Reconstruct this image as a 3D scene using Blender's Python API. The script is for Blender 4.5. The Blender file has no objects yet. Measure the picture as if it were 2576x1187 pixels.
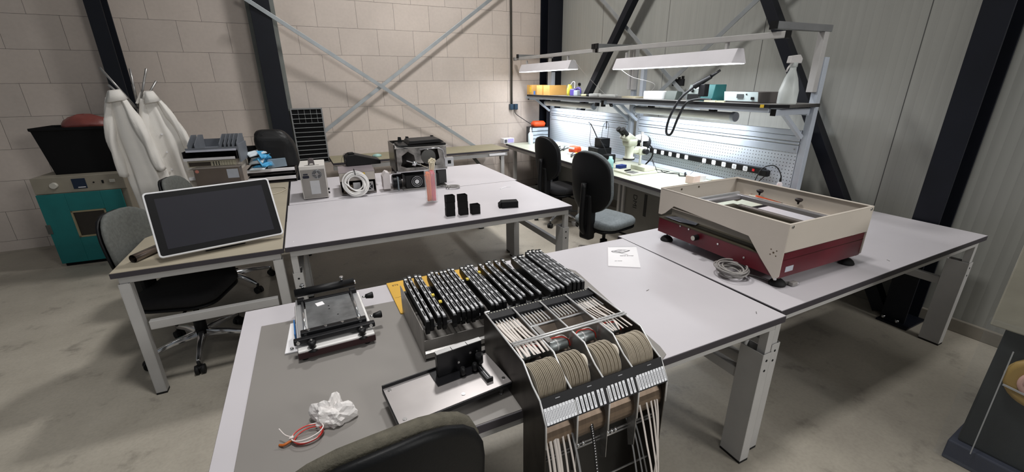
import bpy, bmesh, math, random
from math import sin, cos, pi, radians, sqrt
from mathutils import Vector, Matrix
random.seed(7)
SC = bpy.context.scene
COL = SC.collection

# ------------------------------------------------------------------ camera
cam_d = bpy.data.cameras.new('camera'); cam = bpy.data.objects.new('camera', cam_d); COL.objects.link(cam)
cam_d.sensor_fit = 'HORIZONTAL'; cam_d.sensor_width = 36.0; cam_d.lens = 1065.1 / 2576 * 36.0
cam_d.clip_start = 0.02; cam_d.clip_end = 60
_r = Vector((0.89212, -0.45171, -0.0087)); _f = Vector((0.42241, 0.84077, -0.33865))
_r.normalize(); _f = (_f - _r * _f.dot(_r)).normalized(); _u = _r.cross(_f)
cam.matrix_world = Matrix(((_r.x, _u.x, -_f.x, 0), (_r.y, _u.y, -_f.y, 0), (_r.z, _u.z, -_f.z, 1.64), (0, 0, 0, 1)))
SC.camera = cam

# ------------------------------------------------------------------ world, view
w = bpy.data.worlds.new('world'); SC.world = w; w.use_nodes = True
w.node_tree.nodes['Background'].inputs[0].default_value = (0.86, 0.93, 1.0, 1)
w.node_tree.nodes['Background'].inputs[1].default_value = 0.19
SC.view_settings.view_transform = 'Standard'; SC.view_settings.look = 'None'
SC.view_settings.exposure = -0.1; SC.view_settings.gamma = 1.0; SC.view_settings.use_curve_mapping = False

# ------------------------------------------------------------------ hall lights (high bay luminaires above the frame), then two added fill lights
def area(name, loc, sx, sy, power, col=(1, 0.97, 0.92), target=None, spread=180):
    l = bpy.data.lights.new(name, 'AREA'); l.shape = 'RECTANGLE'; l.size = sx; l.size_y = sy; l.energy = power; l.color = col; l.spread = radians(spread)
    o = bpy.data.objects.new(name, l); COL.objects.link(o); o.location = loc
    if target is not None:
        o.rotation_euler = (Vector(target) - Vector(loc)).to_track_quat('-Z', 'Y').to_euler()
    return o
area('hall_or_fill_light', (0.35, 1.1, 5.1), 0.5, 0.5, 50, (1, .985, .965), spread=115)
area('hall_or_fill_light', (1.7, 4.25, 5.0), 0.45, 0.45, 92, (1, .985, .965), spread=132)
area('hall_or_fill_light', (-0.6, -1.8, 5.4), 1.8, 1.8, 40, (1, .985, .965))  # added soft fill behind the camera, lifts the faces turned towards it
area('hall_or_fill_light', (3.0, -3.2, 3.1), 1.2, 1.0, 105, (1, .985, .96), target=(1.9, 1.2, .9))  # added low fill from behind the camera, brightens the stencil printer's front

# ------------------------------------------------------------------ materials
def lin(c):
    if isinstance(c, str):
        c = [int(c[i:i + 2], 16) / 255 for i in (0, 2, 4)]
    return tuple(x / 12.92 if x <= .04045 else ((x + .055) / 1.055) ** 2.4 for x in c)
MATS = {}
def mat(name, col='', rough=.5, metal=0, var=.06, scale=8, bump=0, bscale=None, spec=.5, alpha=1, trans=0, emit=0, stretch=None, ior=1.45, coat=0):
    if name in MATS: return MATS[name]
    assert col, name
    m = bpy.data.materials.new(name); m.use_nodes = True; MATS[name] = m
    nt = m.node_tree; b = nt.nodes['Principled BSDF']; L = nt.links
    c = lin(col)
    b.inputs['Roughness'].default_value = rough; b.inputs['Metallic'].default_value = metal
    b.inputs['Specular IOR Level'].default_value = spec; b.inputs['IOR'].default_value = ior
    b.inputs['Coat Weight'].default_value = coat
    if trans: b.inputs['Transmission Weight'].default_value = trans
    if alpha < 1: b.inputs['Alpha'].default_value = alpha
    if emit:
        b.inputs['Emission Color'].default_value = (*c, 1); b.inputs['Emission Strength'].default_value = emit
    tc = nt.nodes.new('ShaderNodeTexCoord'); mp = nt.nodes.new('ShaderNodeMapping'); L.new(tc.outputs['Object'], mp.inputs[0])
    if stretch: mp.inputs['Scale'].default_value = stretch
    n = nt.nodes.new('ShaderNodeTexNoise'); n.inputs['Scale'].default_value = scale; n.inputs['Detail'].default_value = 4
    L.new(mp.outputs[0], n.inputs['Vector'])
    r = nt.nodes.new('ShaderNodeValToRGB'); L.new(n.outputs['Fac'], r.inputs[0])
    r.color_ramp.elements[0].position = .3; r.color_ramp.elements[1].position = .7
    r.color_ramp.elements[0].color = (*[max(0, x * (1 - var * 2)) for x in c], 1)
    r.color_ramp.elements[1].color = (*[min(1, x * (1 + var)) for x in c], 1)
    L.new(r.outputs[0], b.inputs['Base Color'])
    if bump:
        n2 = nt.nodes.new('ShaderNodeTexNoise'); n2.inputs['Scale'].default_value = bscale or scale * 8; n2.inputs['Detail'].default_value = 2
        L.new(mp.outputs[0], n2.inputs['Vector'])
        bp = nt.nodes.new('ShaderNodeBump'); bp.inputs['Strength'].default_value = bump; bp.inputs['Distance'].default_value = .003
        L.new(n2.outputs['Fac'], bp.inputs['Height']); L.new(bp.outputs[0], b.inputs['Normal'])
    return m
def math_node(nt, op, a, b=None, c=None):
    n = nt.nodes.new('ShaderNodeMath'); n.operation = op
    for i, v in enumerate((a, b, c)):
        if v is None: continue
        if isinstance(v, (int, float)): n.inputs[i].default_value = v
        else: nt.links.new(v, n.inputs[i])
    return n.outputs[0]
def mix_col(nt, fac, c1, c2, blend='MIX'):
    n = nt.nodes.new('ShaderNodeMix'); n.data_type = 'RGBA'; n.blend_type = blend
    if isinstance(fac, (int, float)): n.inputs[0].default_value = fac
    else: nt.links.new(fac, n.inputs[0])
    for k, c in ((6, c1), (7, c2)):
        if isinstance(c, tuple): n.inputs[k].default_value = (*c, 1)
        else: nt.links.new(c, n.inputs[k])
    return n.outputs[2]
def noise(nt, vec, scale, detail=3, rough=.5):
    n = nt.nodes.new('ShaderNodeTexNoise'); n.inputs['Scale'].default_value = scale; n.inputs['Detail'].default_value = detail; n.inputs['Roughness'].default_value = rough
    nt.links.new(vec, n.inputs['Vector']); return n.outputs['Fac']
def ramp(nt, fac, stops):
    r = nt.nodes.new('ShaderNodeValToRGB'); nt.links.new(fac, r.inputs[0])
    e = r.color_ramp.elements
    while len(e) < len(stops): e.new(.5)
    for i, (p, c) in enumerate(stops):
        e[i].position = p; e[i].color = (*(c if isinstance(c, tuple) else (c, c, c)), 1)
    return r.outputs[0]

# ------------------------------------------------------------------ mesh builder
class MB:
    def __init__(s): s.bm = bmesh.new()
    def _face(s, vs, mi=0, sm=False):
        try: f = s.bm.faces.new(vs); f.material_index = mi; f.smooth = sm; return f
        except ValueError: return None
    def box(s, x0, y0, z0, x1, y1, z1, M=None, mi=0):
        x0, x1 = min(x0, x1), max(x0, x1); y0, y1 = min(y0, y1), max(y0, y1); z0, z1 = min(z0, z1), max(z0, z1)
        P = [Vector(p) for p in ((x0, y0, z0), (x1, y0, z0), (x1, y1, z0), (x0, y1, z0), (x0, y0, z1), (x1, y0, z1), (x1, y1, z1), (x0, y1, z1))]
        if M is not None: P = [M @ p for p in P]
        v = [s.bm.verts.new(p) for p in P]
        for q in ((0, 3, 2, 1), (4, 5, 6, 7), (0, 1, 5, 4), (1, 2, 6, 5), (2, 3, 7, 6), (3, 0, 4, 7)): s._face([v[i] for i in q], mi)
        return s
    def cbox(s, c, d, M=None, mi=0):
        return s.box(c[0] - d[0] / 2, c[1] - d[1] / 2, c[2] - d[2] / 2, c[0] + d[0] / 2, c[1] + d[1] / 2, c[2] + d[2] / 2, M, mi)
    def bar(s, p0, p1, w, h, up=(0, 0, 1), mi=0):
        p0, p1 = Vector(p0), Vector(p1); d = p1 - p0; L = d.length; d.normalize()
        up = Vector(up); side = d.cross(up)
        if side.length < 1e-4: side = d.cross(Vector((1, 0, 0)))
        side.normalize(); u = side.cross(d)
        M = Matrix(((side.x, d.x, u.x, p0.x), (side.y, d.y, u.y, p0.y), (side.z, d.z, u.z, p0.z), (0, 0, 0, 1)))
        return s.box(-w / 2, 0, -h / 2, w / 2, L, h / 2, M, mi)
    def _ring(s, c, r, d, n, ph=0, r2=None):
        d = Vector(d).normalized(); a = d.cross(Vector((0, 0, 1)))
        if a.length < 1e-3: a = Vector((1, 0, 0))
        a.normalize(); b = d.cross(a)
        return [s.bm.verts.new(Vector(c) + a * r * cos(ph + 2 * pi * i / n) + b * (r2 or r) * sin(ph + 2 * pi * i / n)) for i in range(n)]
    def cyl(s, p0, p1, r, r1=None, n=20, caps=True, mi=0):
        p0, p1 = Vector(p0), Vector(p1); d = p1 - p0
        A = s._ring(p0, r, d, n); B = s._ring(p1, r if r1 is None else r1, d, n)
        for i in range(n): s._face([A[i], A[(i + 1) % n], B[(i + 1) % n], B[i]], mi, True)
        if caps: s._face(A[::-1], mi); s._face(B, mi)
        return s
    def tube(s, pts, r, n=8, closed=False, mi=0, caps=True):
        pts = [Vector(p) for p in pts]; m = len(pts); rings = []
        nrm = None
        for i, p in enumerate(pts):
            a = pts[(i - 1) % m] if (i > 0 or closed) else p; b = pts[(i + 1) % m] if (i < m - 1 or closed) else p
            t = (b - a).normalized()
            if nrm is None:
                nrm = t.cross(Vector((0, 0, 1)));
                if nrm.length < 1e-3: nrm = t.cross(Vector((1, 0, 0)))
            nrm = (nrm - t * nrm.dot(t)).normalized(); bi = t.cross(nrm)
            rr = r[i] if isinstance(r, (list, tuple)) else r
            rings.append([s.bm.verts.new(p + nrm * rr * cos(2 * pi * k / n) + bi * rr * sin(2 * pi * k / n)) for k in range(n)])
        for i in range(m if closed else m - 1):
            A, B = rings[i], rings[(i + 1) % m]
            for k in range(n): s._face([A[k], A[(k + 1) % n], B[(k + 1) % n], B[k]], mi, True)
        if not closed and caps: s._face(rings[0][::-1], mi); s._face(rings[-1], mi)
        return s
    def ribbon(s, pts, side, w, t=.0006, mi=0):
        """a thin flat strip following pts, width w along side"""
        pts = [Vector(p) for p in pts]; side = Vector(side).normalized(); R = []
        for i, p in enumerate(pts):
            a = pts[max(i - 1, 0)]; b = pts[min(i + 1, len(pts) - 1)]; d = (b - a).normalized(); nn = d.cross(side).normalized()
            R.append([s.bm.verts.new(p + side * sx * w / 2 + nn * sz * t / 2) for sx, sz in ((-1, -1), (1, -1), (1, 1), (-1, 1))])
        for i in range(len(R) - 1):
            for k in range(4): s._face([R[i][k], R[i][(k + 1) % 4], R[i + 1][(k + 1) % 4], R[i + 1][k]], mi, k in (0, 2))
        s._face(R[0][::-1], mi); s._face(R[-1], mi)
        return s
    def lathe(s, prof, c=(0, 0, 0), n=24, ax='z', mi=0, caps=True):
        rings = []
        for r, z in prof:
            row = []
            for i in range(n):
                a = 2 * pi * i / n; x, y = r * cos(a), r * sin(a)
                p = {'z': (x, y, z), 'x': (z, x, y), 'y': (x, z, y)}[ax]
                row.append(s.bm.verts.new(Vector(c) + Vector(p)))
            rings.append(row)
        for A, B in zip(rings[:-1], rings[1:]):
            for k in range(n): s._face([A[k], A[(k + 1) % n], B[(k + 1) % n], B[k]], mi, True)
        if caps: s._face(rings[0][::-1], mi); s._face(rings[-1], mi)
        return s
    def prism(s, poly, a, b, ax='y', mi=0):
        """poly in the plane across ax, extruded from a to b along ax"""
        def P(q, t): return {'x': (t, q[0], q[1]), 'y': (q[0], t, q[1]), 'z': (q[0], q[1], t)}[ax]
        A = [s.bm.verts.new(P(q, a)) for q in poly]; B = [s.bm.verts.new(P(q, b)) for q in poly]
        s._face(A[::-1], mi); s._face(B, mi)
        for i in range(len(poly)): s._face([A[i], A[(i + 1) % len(poly)], B[(i + 1) % len(poly)], B[i]], mi)
        return s
    def loft(s, rings, caps=True, mi=0, sm=True, closed=True):
        R = [[s.bm.verts.new(p) for p in ring] for ring in rings]
        for A, B in zip(R[:-1], R[1:]):
            n = len(A)
            for k in range(n if closed else n - 1): s._face([A[k], A[(k + 1) % n], B[(k + 1) % n], B[k]], mi, sm)
        if caps: s._face(R[0][::-1], mi, False); s._face(R[-1], mi, False)
        return s
    def xf(s, M): bmesh.ops.transform(s.bm, matrix=M, verts=s.bm.verts); return s
    def build(s, name, m, parent=None, bev=0, sub=0, solid=0, label=None, seg=2):
        bmesh.ops.recalc_face_normals(s.bm, faces=s.bm.faces)
        me = bpy.data.meshes.new(name); s.bm.to_mesh(me); s.bm.free()
        for x in (m if isinstance(m, (list, tuple)) else [m]): me.materials.append(x)
        o = bpy.data.objects.new(name, me); COL.objects.link(o); o.parent = parent
        if solid: k = o.modifiers.new('s', 'SOLIDIFY'); k.thickness = solid; k.offset = 0
        if bev: k = o.modifiers.new('b', 'BEVEL'); k.width = bev; k.segments = seg; k.limit_method = 'ANGLE'; k.angle_limit = radians(40)
        if sub: k = o.modifiers.new('u', 'SUBSURF'); k.levels = sub; k.render_levels = sub
        if label: o['label'] = label
        return o
def rrect(w, h, r, n=5, cx=0, cy=0):
    out = []
    for sx, sy, a0 in ((1, 1, 0), (-1, 1, pi / 2), (-1, -1, pi), (1, -1, 3 * pi / 2)):
        for k in range(n + 1):
            a = a0 + k / n * pi / 2; out.append((cx + sx * (w / 2 - r) + r * cos(a), cy + sy * (h / 2 - r) + r * sin(a)))
    return out
class Frame:
    def __init__(s, deg): s.a = radians(deg)
    def __call__(s, u, v, z=0): return Vector((u * cos(s.a) - v * sin(s.a), u * sin(s.a) + v * cos(s.a), z))
T = Frame(-1.35); B = Frame(-2.66); W = Frame(0)
def tag(o, label, cat, group=None, kind=None):
    o['label'] = label; o['category'] = cat
    if group: o['group'] = group
    if kind: o['kind'] = kind
    return o
def thing(name, label, cat, loc, rz=0, group=None, fr=None):
    """an Empty at the thing's base; loc in frame fr, rz in degrees relative to it"""
    o = bpy.data.objects.new(name, None); COL.objects.link(o); o.empty_display_size = .1
    if fr: o.location = fr(*loc); o.rotation_euler = (0, 0, fr.a + radians(rz))
    else: o.location = loc; o.rotation_euler = (0, 0, radians(rz))
    return tag(o, label, cat, group)
def solo(mb, name, m, label, cat, loc, rz=0, group=None, fr=None, kind=None, **kw):
    """a thing that is one mesh"""
    o = mb.build(name, m, **kw)
    if fr: o.location = fr(*loc); o.rotation_euler = (0, 0, fr.a + radians(rz))
    else: o.location = loc; o.rotation_euler = (0, 0, radians(rz))
    return tag(o, label, cat, group, kind)
def dup(root, loc, rz=0, label=None, fr=None, group=None):
    r = root.copy(); COL.objects.link(r)
    if fr: r.location = fr(*loc); r.rotation_euler = (0, 0, fr.a + radians(rz))
    else: r.location = loc; r.rotation_euler = (0, 0, radians(rz))
    if label: r['label'] = label
    if group: r['group'] = group
    for ch in list(root.children):
        c = ch.copy(); COL.objects.link(c); c.parent = r
        for g in list(ch.children):
            d = g.copy(); COL.objects.link(d); d.parent = c
    return r
def struct(name, mb, m, loc=(0, 0, 0), rz=0, **kw):
    o = mb.build(name, m, **kw); o.location = loc; o.rotation_euler = (0, 0, radians(rz)); o['kind'] = 'structure'; return o
def bez(pts, n=10):
    """smooth curve through points (Catmull-Rom)"""
    P = [Vector(p) for p in pts]; P = [P[0] * 2 - P[1]] + P + [P[-1] * 2 - P[-2]]; out = []
    for i in range(1, len(P) - 2):
        for k in range(n):
            t = k / n; a, b, c, d = P[i - 1], P[i], P[i + 1], P[i + 2]
            out.append(.5 * ((2 * b) + (c - a) * t + (2 * a - 5 * b + 4 * c - d) * t * t + (3 * b - a - 3 * c + d) * t ** 3))
    out.append(P[-2]); return out
def ring_pts(c, r, n=24, ax='z', ph=0, e=1):
    out = []
    for i in range(n):
        a = ph + 2 * pi * i / n; x, y = r * cos(a), r * e * sin(a)
        out.append(Vector(c) + Vector({'z': (x, y, 0), 'x': (0, x, y), 'y': (x, 0, y)}[ax]))
    return out
def text(name, s, size, m, parent, M, ext=.0004, align='CENTER', label=None, sx=1):
    cu = bpy.data.curves.new(name, 'FONT'); cu.body = s; cu.size = size; cu.extrude = ext; cu.align_x = align; cu.align_y = 'CENTER'
    t = bpy.data.objects.new(name, cu); COL.objects.link(t)
    me = bpy.data.meshes.new_from_object(t); bpy.data.objects.remove(t); bpy.data.curves.remove(cu)
    me.materials.clear(); me.materials.append(m)
    me.transform(M @ Matrix.Diagonal((sx, 1, 1, 1)))
    o = bpy.data.objects.new(name, me); COL.objects.link(o); o.parent = parent
    if label: o['label'] = label
    return o

# common materials
M_white = mat('white_laminate', 'bfbbbf', .42, var=.02, scale=3, spec=.4)
M_edge = mat('dark_edge_band', '3a363b', .6, var=.05)
M_leg = mat('grey_powder_coat', 'b4b2b0', .45, var=.03, bump=.1, bscale=200)
M_beige = mat('beige_laminate', 'a39a88', .5, var=.04, scale=5)
M_green = mat('grey_green_laminate', 'b3b6a6', .45, var=.04, scale=5)
M_blk = mat('black_plastic', '0f0f11', .5, var=.1, spec=.35)
M_blk2 = mat('black_matte', '08080a', .75, var=.1, spec=.3)
M_blkm = mat('black_metal', '17171a', .35, .3, var=.1)
M_steel = mat('brushed_steel', 'a5a3a1', .32, .7, var=.12, scale=3, stretch=(1, 1, 14))
M_steelx = mat('brushed_steel_plate', '8f8b87', .36, .4, var=.14, scale=3, stretch=(2, 14, 2))
M_alu = mat('aluminium', 'cbccce', .3, .65, var=.05)
M_chrome = mat('chrome', 'd8d8da', .12, .9, var=.03)
M_bright = mat('bright_edge', 'd6d6d6', .3, .3, var=.03)
M_navy = mat('navy_steel_paint', '12151e', .5, var=.12, scale=4, spec=.35)
M_rubber = mat('black_rubber', '101010', .7)
M_cream = mat('cream_enamel', 'c6bdb2', .45, var=.03, scale=3, bump=.05, bscale=300)
M_red = mat('dark_red_enamel', '5a1420', .35, var=.15, scale=5)
M_paper = mat('white_paper', 'e6e4e6', .8, var=.02)
M_print = mat('print_ink', '3a3a3e', .8)
M_wcable = mat('white_cable', 'dcdad8', .45)
M_gcable = mat('grey_cable', '8f8b88', .5)
M_bcable = mat('black_cable', '17181b', .5)
M_orange = mat('orange_plastic', 'e8521e', .45)
M_yellow = mat('yellow_plastic', 'd9b32a', .5)
M_blue = mat('blue_plastic', '15307a', .4)
M_hole = mat('dark_hole', '0a0a0a', .9)
M_bgrey = mat('light_blue_grey_coat', 'b4bbc5', .4, var=.03)
M_screw = mat('screw_steel', 'c9c9c9', .25, 1)

# ------------------------------------------------------------------ structure
def floor_mat():
    m = bpy.data.materials.new('concrete_floor'); m.use_nodes = True; nt = m.node_tree; b = nt.nodes['Principled BSDF']
    tc = nt.nodes.new('ShaderNodeTexCoord').outputs['Object']
    n1 = noise(nt, tc, .9, 6, .6); n2 = noise(nt, tc, 5, 8, .65); n3 = noise(nt, tc, 60, 2)
    c = ramp(nt, n1, [(.3, lin('9a9388')), (.5, lin('aca598')), (.72, lin('b9b2a5'))])
    st = ramp(nt, n2, [(.30, .62), (.42, .95), (.6, 1.0)])
    c = mix_col(nt, 1, c, st, 'MULTIPLY')
    c = mix_col(nt, .35, c, ramp(nt, n3, [(.3, .75), (.6, 1.0)]), 'MULTIPLY')
    nt.links.new(c, b.inputs['Base Color'])
    nt.links.new(ramp(nt, n2, [(.3, .38), (.7, .6)]), b.inputs['Roughness'])
    bp = nt.nodes.new('ShaderNodeBump'); bp.inputs['Strength'].default_value = .15; bp.inputs['Distance'].default_value = .004
    nt.links.new(n3, bp.inputs['Height']); nt.links.new(bp.outputs[0], b.inputs['Normal'])
    return m
def block_mat(xo):
    m = bpy.data.materials.new('block_wall'); m.use_nodes = True; nt = m.node_tree; b = nt.nodes['Principled BSDF']
    tc = nt.nodes.new('ShaderNodeTexCoord').outputs['Object']
    sep = nt.nodes.new('ShaderNodeSeparateXYZ'); nt.links.new(tc, sep.inputs[0])
    x = math_node(nt, 'ADD', sep.outputs[0], -(xo - .235) + 47); z = math_node(nt, 'ADD', sep.outputs[2], .2066)
    cb = nt.nodes.new('ShaderNodeCombineXYZ'); nt.links.new(x, cb.inputs[0]); nt.links.new(z, cb.inputs[1])
    wob = nt.nodes.new('ShaderNodeVectorMath'); wob.operation = 'ADD'
    nw = nt.nodes.new('ShaderNodeTexNoise'); nw.inputs['Scale'].default_value = 14; nt.links.new(tc, nw.inputs['Vector'])
    sc_ = nt.nodes.new('ShaderNodeVectorMath'); sc_.operation = 'SCALE'; sc_.inputs['Scale'].default_value = .005; nt.links.new(nw.outputs['Color'], sc_.inputs[0])
    nt.links.new(cb.outputs[0], wob.inputs[0]); nt.links.new(sc_.outputs[0], wob.inputs[1])
    br = nt.nodes.new('ShaderNodeTexBrick'); nt.links.new(wob.outputs[0], br.inputs['Vector'])
    br.offset = .5; br.inputs['Scale'].default_value = 1; br.inputs['Brick Width'].default_value = .47; br.inputs['Row Height'].default_value = .3154
    br.inputs['Mortar Size'].default_value = .0019; br.inputs['Mortar Smooth'].default_value = .25; br.inputs['Bias'].default_value = 0
    br.inputs['Color1'].default_value = (*lin('d6c9bf'), 1); br.inputs['Color2'].default_value = (*lin('cfc3ba'), 1); br.inputs['Mortar'].default_value = (*lin('77706a'), 1)
    n1 = noise(nt, tc, 1.6, 5, .6); n2 = noise(nt, tc, 30, 4)
    c = mix_col(nt, .5, br.outputs['Color'], ramp(nt, n1, [(.3, .78), (.65, 1.0)]), 'MULTIPLY')
    c = mix_col(nt, .5, c, ramp(nt, n2, [(.3, .9), (.65, 1.0)]), 'MULTIPLY')
    nt.links.new(c, b.inputs['Base Color']); b.inputs['Roughness'].default_value = .9
    bp = nt.nodes.new('ShaderNodeBump'); bp.inputs['Strength'].default_value = .45; bp.inputs['Distance'].default_value = .004; bp.invert = True
    nt.links.new(br.outputs['Fac'], bp.inputs['Height']); nt.links.new(bp.outputs[0], b.inputs['Normal'])
    return m
def panel_mat():
    m = bpy.data.materials.new('sandwich_panel'); m.use_nodes = True; nt = m.node_tree; b = nt.nodes['Principled BSDF']
    tc = nt.nodes.new('ShaderNodeTexCoord').outputs['Object']
    sep = nt.nodes.new('ShaderNodeSeparateXYZ'); nt.links.new(tc, sep.inputs[0]); y = sep.outputs[1]
    seam = math_node(nt, 'LESS_THAN', math_node(nt, 'MODULO', math_node(nt, 'ADD', y, 20 - 1.99), 1.15), .006)
    rib = math_node(nt, 'ABSOLUTE', math_node(nt, 'SINE', math_node(nt, 'MULTIPLY', y, pi / .055)))
    thin = math_node(nt, 'LESS_THAN', rib, .12)
    mp = nt.nodes.new('ShaderNodeMapping'); mp.inputs['Scale'].default_value = (1, 9, .35); nt.links.new(tc, mp.inputs[0])
    n1 = noise(nt, mp.outputs[0], 3, 5); n2 = noise(nt, tc, 1.2, 4)
    c = mix_col(nt, math_node(nt, 'MULTIPLY', thin, .10), lin('a6a6a0'), lin('6e6d6a'))
    c = mix_col(nt, .35, c, ramp(nt, n1, [(.3, .8), (.6, 1.0)]), 'MULTIPLY')
    c = mix_col(nt, .3, c, ramp(nt, n2, [(.3, .8), (.6, 1.0)]), 'MULTIPLY')
    c = mix_col(nt, seam, c, lin('4a4a48'))
    nt.links.new(c, b.inputs['Base Color']); b.inputs['Roughness'].default_value = .45
    bp = nt.nodes.new('ShaderNodeBump'); bp.inputs['Strength'].default_value = .25; bp.inputs['Distance'].default_value = .003
    nt.links.new(rib, bp.inputs['Height']); nt.links.new(bp.outputs[0], b.inputs['Normal'])
    return m
YW, XW = 6.2, 3.88
struct('floor', MB().box(-6, -3.5, -.1, XW + .2, YW + .2, 0), floor_mat())
struct('wall_back', MB().box(-.11, YW, 0, XW + .2, YW + .2, 5.9), block_mat(.48))
struct('wall_back', MB().box(-6, YW, 0, -.11, YW + .2, 5.9), block_mat(.48 - .517 * .47))
struct('wall_right', MB().box(XW, -3.5, 0, XW + .12, YW, 5.9), panel_mat())
struct('ceiling', MB().box(-6, -3.5, 5.9, XW + .2, YW + .2, 6.0), mat('ceiling_sheet', '9a9a98', .7))
struct('trim_1', MB().box(XW - .03, -3.5, 0, XW, YW, .09), mat('concrete_plinth', '8d877c', .9, var=.1), bev=.004)

def column(name, x0, y0, x1, y1, z1, label, wall, flash=True):
    """steel H section column, web across the long axis, with grey flashing strips where it meets the wall"""
    t = thing(name, label, 'column', ((x0 + x1) / 2, (y0 + y1) / 2, 0))
    dx, dy = (x1 - x0) / 2, (y1 - y0) / 2; f = .014
    m = MB()
    if wall == 'back':
        m.box(-dx, -dy, .012, dx, -dy + f, z1).box(-dx, dy - f, .012, dx, dy, z1).box(-.006, -dy + f, .012, .006, dy - f, z1)
    else:
        m.box(-dx, -dy, .012, -dx + f, dy, z1).box(dx - f, -dy, .012, dx, dy, z1).box(-dx + f, -.006, .012, dx - f, .006, z1)
    m.build('section', M_navy, t, bev=.002)
    MB().box(-dx - .06, -dy - .04, 0, dx + .06 if wall == 'back' else dx + .02, dy, .014).build('base_plate', M_navy, t, bev=.002)
    for sx in (-1, 1):
        MB().cyl((sx * (dx + .02) if wall == 'back' else -dx - .035, (-dy - .015) if wall == 'back' else sx * (dy - .03), .014), (sx * (dx + .02) if wall == 'back' else -dx - .035, (-dy - .015) if wall == 'back' else sx * (dy - .03), .045), .012, n=6).build('anchor_bolt', M_screw, t)
    if flash and wall == 'back':
        for sx in (-1, 1):
            MB().box(sx * dx, dy - .09, .0, sx * (dx + .045), dy - .002, z1).build('flashing', mat('grey_flashing', '7d807c', .55, .2), t)
    return t
column('steel_column', -1.6, 5.96, -1.47, YW, 5.8, 'navy steel column standing behind the coat rack on the block wall', 'back', flash=False)
column('steel_column', -.205, 5.96, -.005, YW, 5.8, 'navy steel column with grey edge strips beside the black wall vent', 'back')
column('steel_column', 3.63, 5.96, 4.0, YW, 5.8, 'navy steel column standing in the corner behind the shelf', 'back', flash=False)
column('steel_column', 3.635, 1.08, 3.86, 1.22, 5.8, 'navy steel column beside the right end of the front table', 'right', flash=False)

# cross bracing
def brace(a, b, w, d, m, label, up=(0, 1, 0), name='brace_bar'):
    o = MB().bar(a, b, w, d, up=up).build(name, m, bev=.002)
    return tag(o, label, 'brace')
M_galv = mat('galvanised_steel', 'a5aaad', .45, .6, var=.06)
yb = 6.08
brace((-.26, 5.93, 2.55), (2.50, 6.13, .71), .045, .006, M_galv, 'galvanised flat brace falling to the right across the block wall')
brace((3.5, yb + .04, 3.26), (.30, yb + .04, 1.03), .045, .006, M_galv, 'galvanised flat brace rising to the right across the block wall')
xb = 3.78
brace((xb, 4.905 + .6, 2.63 + .45), (xb, 3.15, 1.32), .045, .006, M_galv, 'galvanised flat brace falling to the right across the panel wall', up=(1, 0, 0))
brace((xb - .02, 4.30, 1.12), (xb - .02, 1.6, 3.15), .045, .006, M_galv, 'galvanised flat brace rising to the right across the panel wall', up=(1, 0, 0))
brace((xb - .04, 5.9, .35), (xb - .04, 3.4, 3.72), .085, .085, M_navy, 'dark steel strut leaning behind the left half of the shelf', up=(1, 0, 0), name='steel_strut')
brace((xb - .04, 1.26, .02), (xb - .04, 3.4, 3.62), .085, .085, M_navy, 'dark steel strut leaning behind the right half of the shelf', up=(1, 0, 0), name='steel_strut')

# ------------------------------------------------------------------ work tables
def table(name, label, loc, L, D, H, mt, fr, rz=0, group=None, legs=((0, 0), (1, 0), (0, 1), (1, 1)), ends='x', top_t=.03, sleeve=.585, edge=M_edge, longbar=False):
    """origin at the near left corner on the floor; L along x, D along y; end frames stand at the x ends ('x') or the y ends ('y')"""
    t = thing(name, label, 'table', loc, rz, group, fr)
    MB().box(0, 0, H - top_t, L, D, H - .0025).build('edge_band', edge, t, bev=.0015)
    MB().box(.002, .002, H - .0028, L - .002, D - .002, H).build('tabletop', mt, t)
    z = H - top_t
    m = MB(); i = .02
    m.box(i, i, z - .04, L - i, i + .035, z).box(i, D - i - .035, z - .04, L - i, D - i, z)
    m.box(i, i + .035, z - .04, i + .035, D - i - .035, z).box(L - i - .035, i + .035, z - .04, L - i, D - i - .035, z)
    m.build('frame', M_leg, t, bev=.003)
    lx, ly = (.05, .05) if not sleeve else (.055, .105) if ends == 'x' else (.105, .055)
    for a, b in legs:
        x0 = i if a == 0 else L - i - .035; y0 = i if b == 0 else D - i - .035
        lg = MB().box(x0, y0, .5, x0 + .035, y0 + .035, z - .04)
        # hollow sleeve, walls 3 mm
        sx0 = x0 - .006 if a == 0 else x0 + .041 - lx; sy0 = y0 - .006 if b == 0 else y0 + .041 - ly
        sx1, sy1 = sx0 + lx, sy0 + ly; zt = sleeve or z - .04; q = .003
        lg.box(sx0, sy0, .012, sx0 + q, sy1, zt).box(sx1 - q, sy0, .012, sx1, sy1, zt).box(sx0 + q, sy0, .012, sx1 - q, sy0 + q, zt).box(sx0 + q, sy1 - q, .012, sx1 - q, sy1, zt)
        o = lg.build('leg', M_leg, t, bev=.001)
        MB().box(sx0, sy0, 0, sx1, sy1, .012).build('foot', M_rubber, o)
        for zz in (.55, .5) if sleeve else ():
            MB().cyl(((sx0 + sx1) / 2, sy0 - .0008, zz), ((sx0 + sx1) / 2, sy0 + .001, zz), .006, n=10).build('bolt_hole', M_hole, o)
    for e in (0, 1):
        m = MB()
        if ends == 'x':
            x0 = i + .005 if e == 0 else L - i - .04
            m.box(x0, i + .06, .4, x0 + .035, D - i - .06, .45)
        else:
            y0 = i + .005 if e == 0 else D - i - .04
            m.box(i + .06, y0, .4, L - i - .06, y0 + .035, .45)
        m.build('crossbar', M_leg, t, bev=.003)
    return t
TH = .76
table('work_table', 'white work table holding the grey mat, feeders and stencil frame', (-.34, .868), 1.96, 1.005, TH, M_white, T)
table('work_table', 'white work table carrying the cream and red stencil printer', (1.657, .86), 1.955, 1.02, TH, M_white, W, rz=-.5)
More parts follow.
